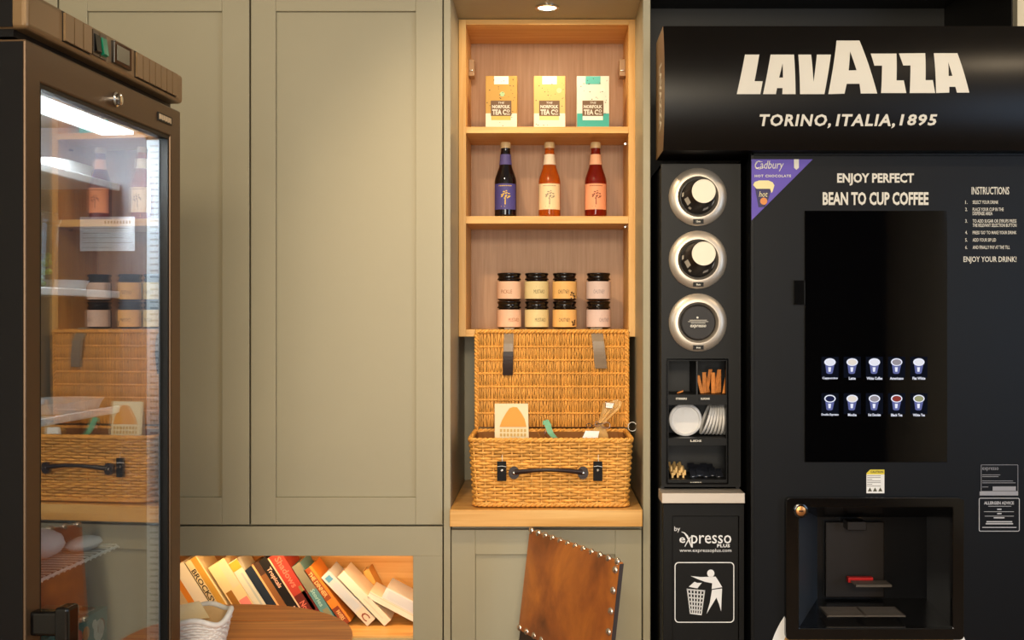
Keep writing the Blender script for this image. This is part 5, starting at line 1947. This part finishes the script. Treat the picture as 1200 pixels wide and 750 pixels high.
e[0].position, e[0].color = .30, lin('#47291a')
e[1].position, e[1].color = .66, lin('#cf7c30')
x_ = e.new(.48)
x_.color = lin('#a25a28')
nt.links.new(n1.outputs['Fac'], cr.inputs[0])
nt.links.new(cr.outputs[0], b.inputs['Base Color'])
b.inputs['Roughness'].default_value = .38
n2 = nt.nodes.new('ShaderNodeTexNoise')
n2.inputs['Scale'].default_value = 160
nt.links.new(tc.outputs['Object'], n2.inputs['Vector'])
bp = nt.nodes.new('ShaderNodeBump')
bp.inputs['Strength'].default_value = .2
bp.inputs['Distance'].default_value = .001
nt.links.new(n2.outputs['Fac'], bp.inputs['Height'])
nt.links.new(bp.outputs[0], b.inputs['Normal'])
PB, PT, HWc = 0.597, 0.866, 0.2335


def cback(x, z, o):     # point on the reclining back; o towards the sitter
    return (x, 0.130 * (z - 0.8665) - o, z)


mb = MB()
gx, gz = 14, 10
front = [[mb.v(cback(-HWc + 2 * HWc * i / gx, PB + (PT - PB) * j / gz + 0.004 * math.cos(math.pi * (i / gx - .5)) * (j / gz), 0.004 + 0.014 * math.sin(math.pi * i / gx) ** .5 * math.sin(math.pi * (.04 + .92 * j / gz)) ** .5)) for i in range(gx + 1)] for j in range(gz + 1)]
back = [[mb.v(cback(-HWc + 2 * HWc * i / gx, PB + (PT - PB) * j / gz + 0.004 * math.cos(math.pi * (i / gx - .5)) * (j / gz), -0.006)) for i in range(gx + 1)] for j in range(gz + 1)]
for j in range(gz):
    for i in range(gx):
        mb._f([front[j][i], front[j][i + 1], front[j + 1][i + 1], front[j + 1][i]])
        mb._f([back[j][i + 1], back[j][i], back[j + 1][i], back[j + 1][i + 1]])
for i in range(gx):
    mb._f([front[gz][i], front[gz][i + 1], back[gz][i + 1], back[gz][i]])
    mb._f([front[0][i + 1], front[0][i], back[0][i], back[0][i + 1]])
for j in range(gz):
    mb._f([front[j + 1][0], front[j][0], back[j][0], back[j + 1][0]])
    mb._f([front[j][gx], front[j + 1][gx], back[j + 1][gx], back[j][gx]])
bk = mb.build('backrest', lm, ch, world=False, smooth=True, angle=50)
mb = MB()
mb.strip([cback(HWc + .0008, PB + .004, -.002), cback(HWc + .0008, PT - .003, -.002)], 0.011, .0016, (0, 1, 0))
tag(mb.build('edge_piping', mat('grey_edge_leather', '#3b3230', .4), bk, world=False), 'dark grey leather edge')
studm = mat('stud_metal', '#d8c6b2', .25, .9)
sp = None
pos = []
for k in range(12):
    pos.append(cback(-HWc + .010 + (2 * HWc - .020) * k / 11, PT + .001, .004))
for z in (.848, .799, .750, .701, .652):
    pos.append(cback(HWc - .009, z, .008))
for k in range(11):
    pos.append(cback(-HWc + .012 + (2 * HWc - .034) * k / 10, PB + .007, .0075))
sm0 = None
for p in pos:
    if sm0 is None:
        sm0 = MB().ball((0, 0, 0), .0098, 12, 8, (1, .7, 1)).build('stud', studm, bk, world=False, smooth=True)
        sm0.location = p
    else:
        c_ = sm0.copy()
        C.objects.link(c_)
        c_.parent = bk
        c_.location = p
mb = MB()
mb.hexa([cback(-HWc + .004, .50, .004), cback(HWc - .004, .50, .004), cback(HWc - .004, .50, -.02), cback(-HWc + .004, .50, -.02),
         cback(-HWc + .004, PB - .002, .002), cback(HWc - .004, PB - .002, .002), cback(HWc - .004, PB - .002, -.02), cback(-HWc + .004, PB - .002, -.02)])
tag(mb.build('lower_back', dkleather, ch, world=False, bevel=.004), 'dark brown lower back panel')
for s_ in (-1, 1):
    x = s_ * .205
    mb = MB().hexa([(x - .018, .03, 0), (x + .018, .03, 0), (x + .018, .06, 0), (x - .018, .06, 0), *[cback(x - .018, .502, .002), cback(x + .018, .502, .002), cback(x + .018, .502, -.022), cback(x - .018, .502, -.022)]])
    mb.build('leg', darkwood, ch, world=False, bevel=.003)
    MB().hexa([(x - .015, -.45, 0), (x + .015, -.45, 0), (x + .015, -.42, 0), (x - .015, -.42, 0), (x - .02, -.455, .399), (x + .02, -.455, .399), (x + .02, -.415, .399), (x - .02, -.415, .399)]).build('leg', darkwood, ch, world=False, bevel=.003)
MB().box(-.23, .23, -.47, -.06, .40, .47).build('seat', lm, ch, world=False, bevel=.018, seg=3)
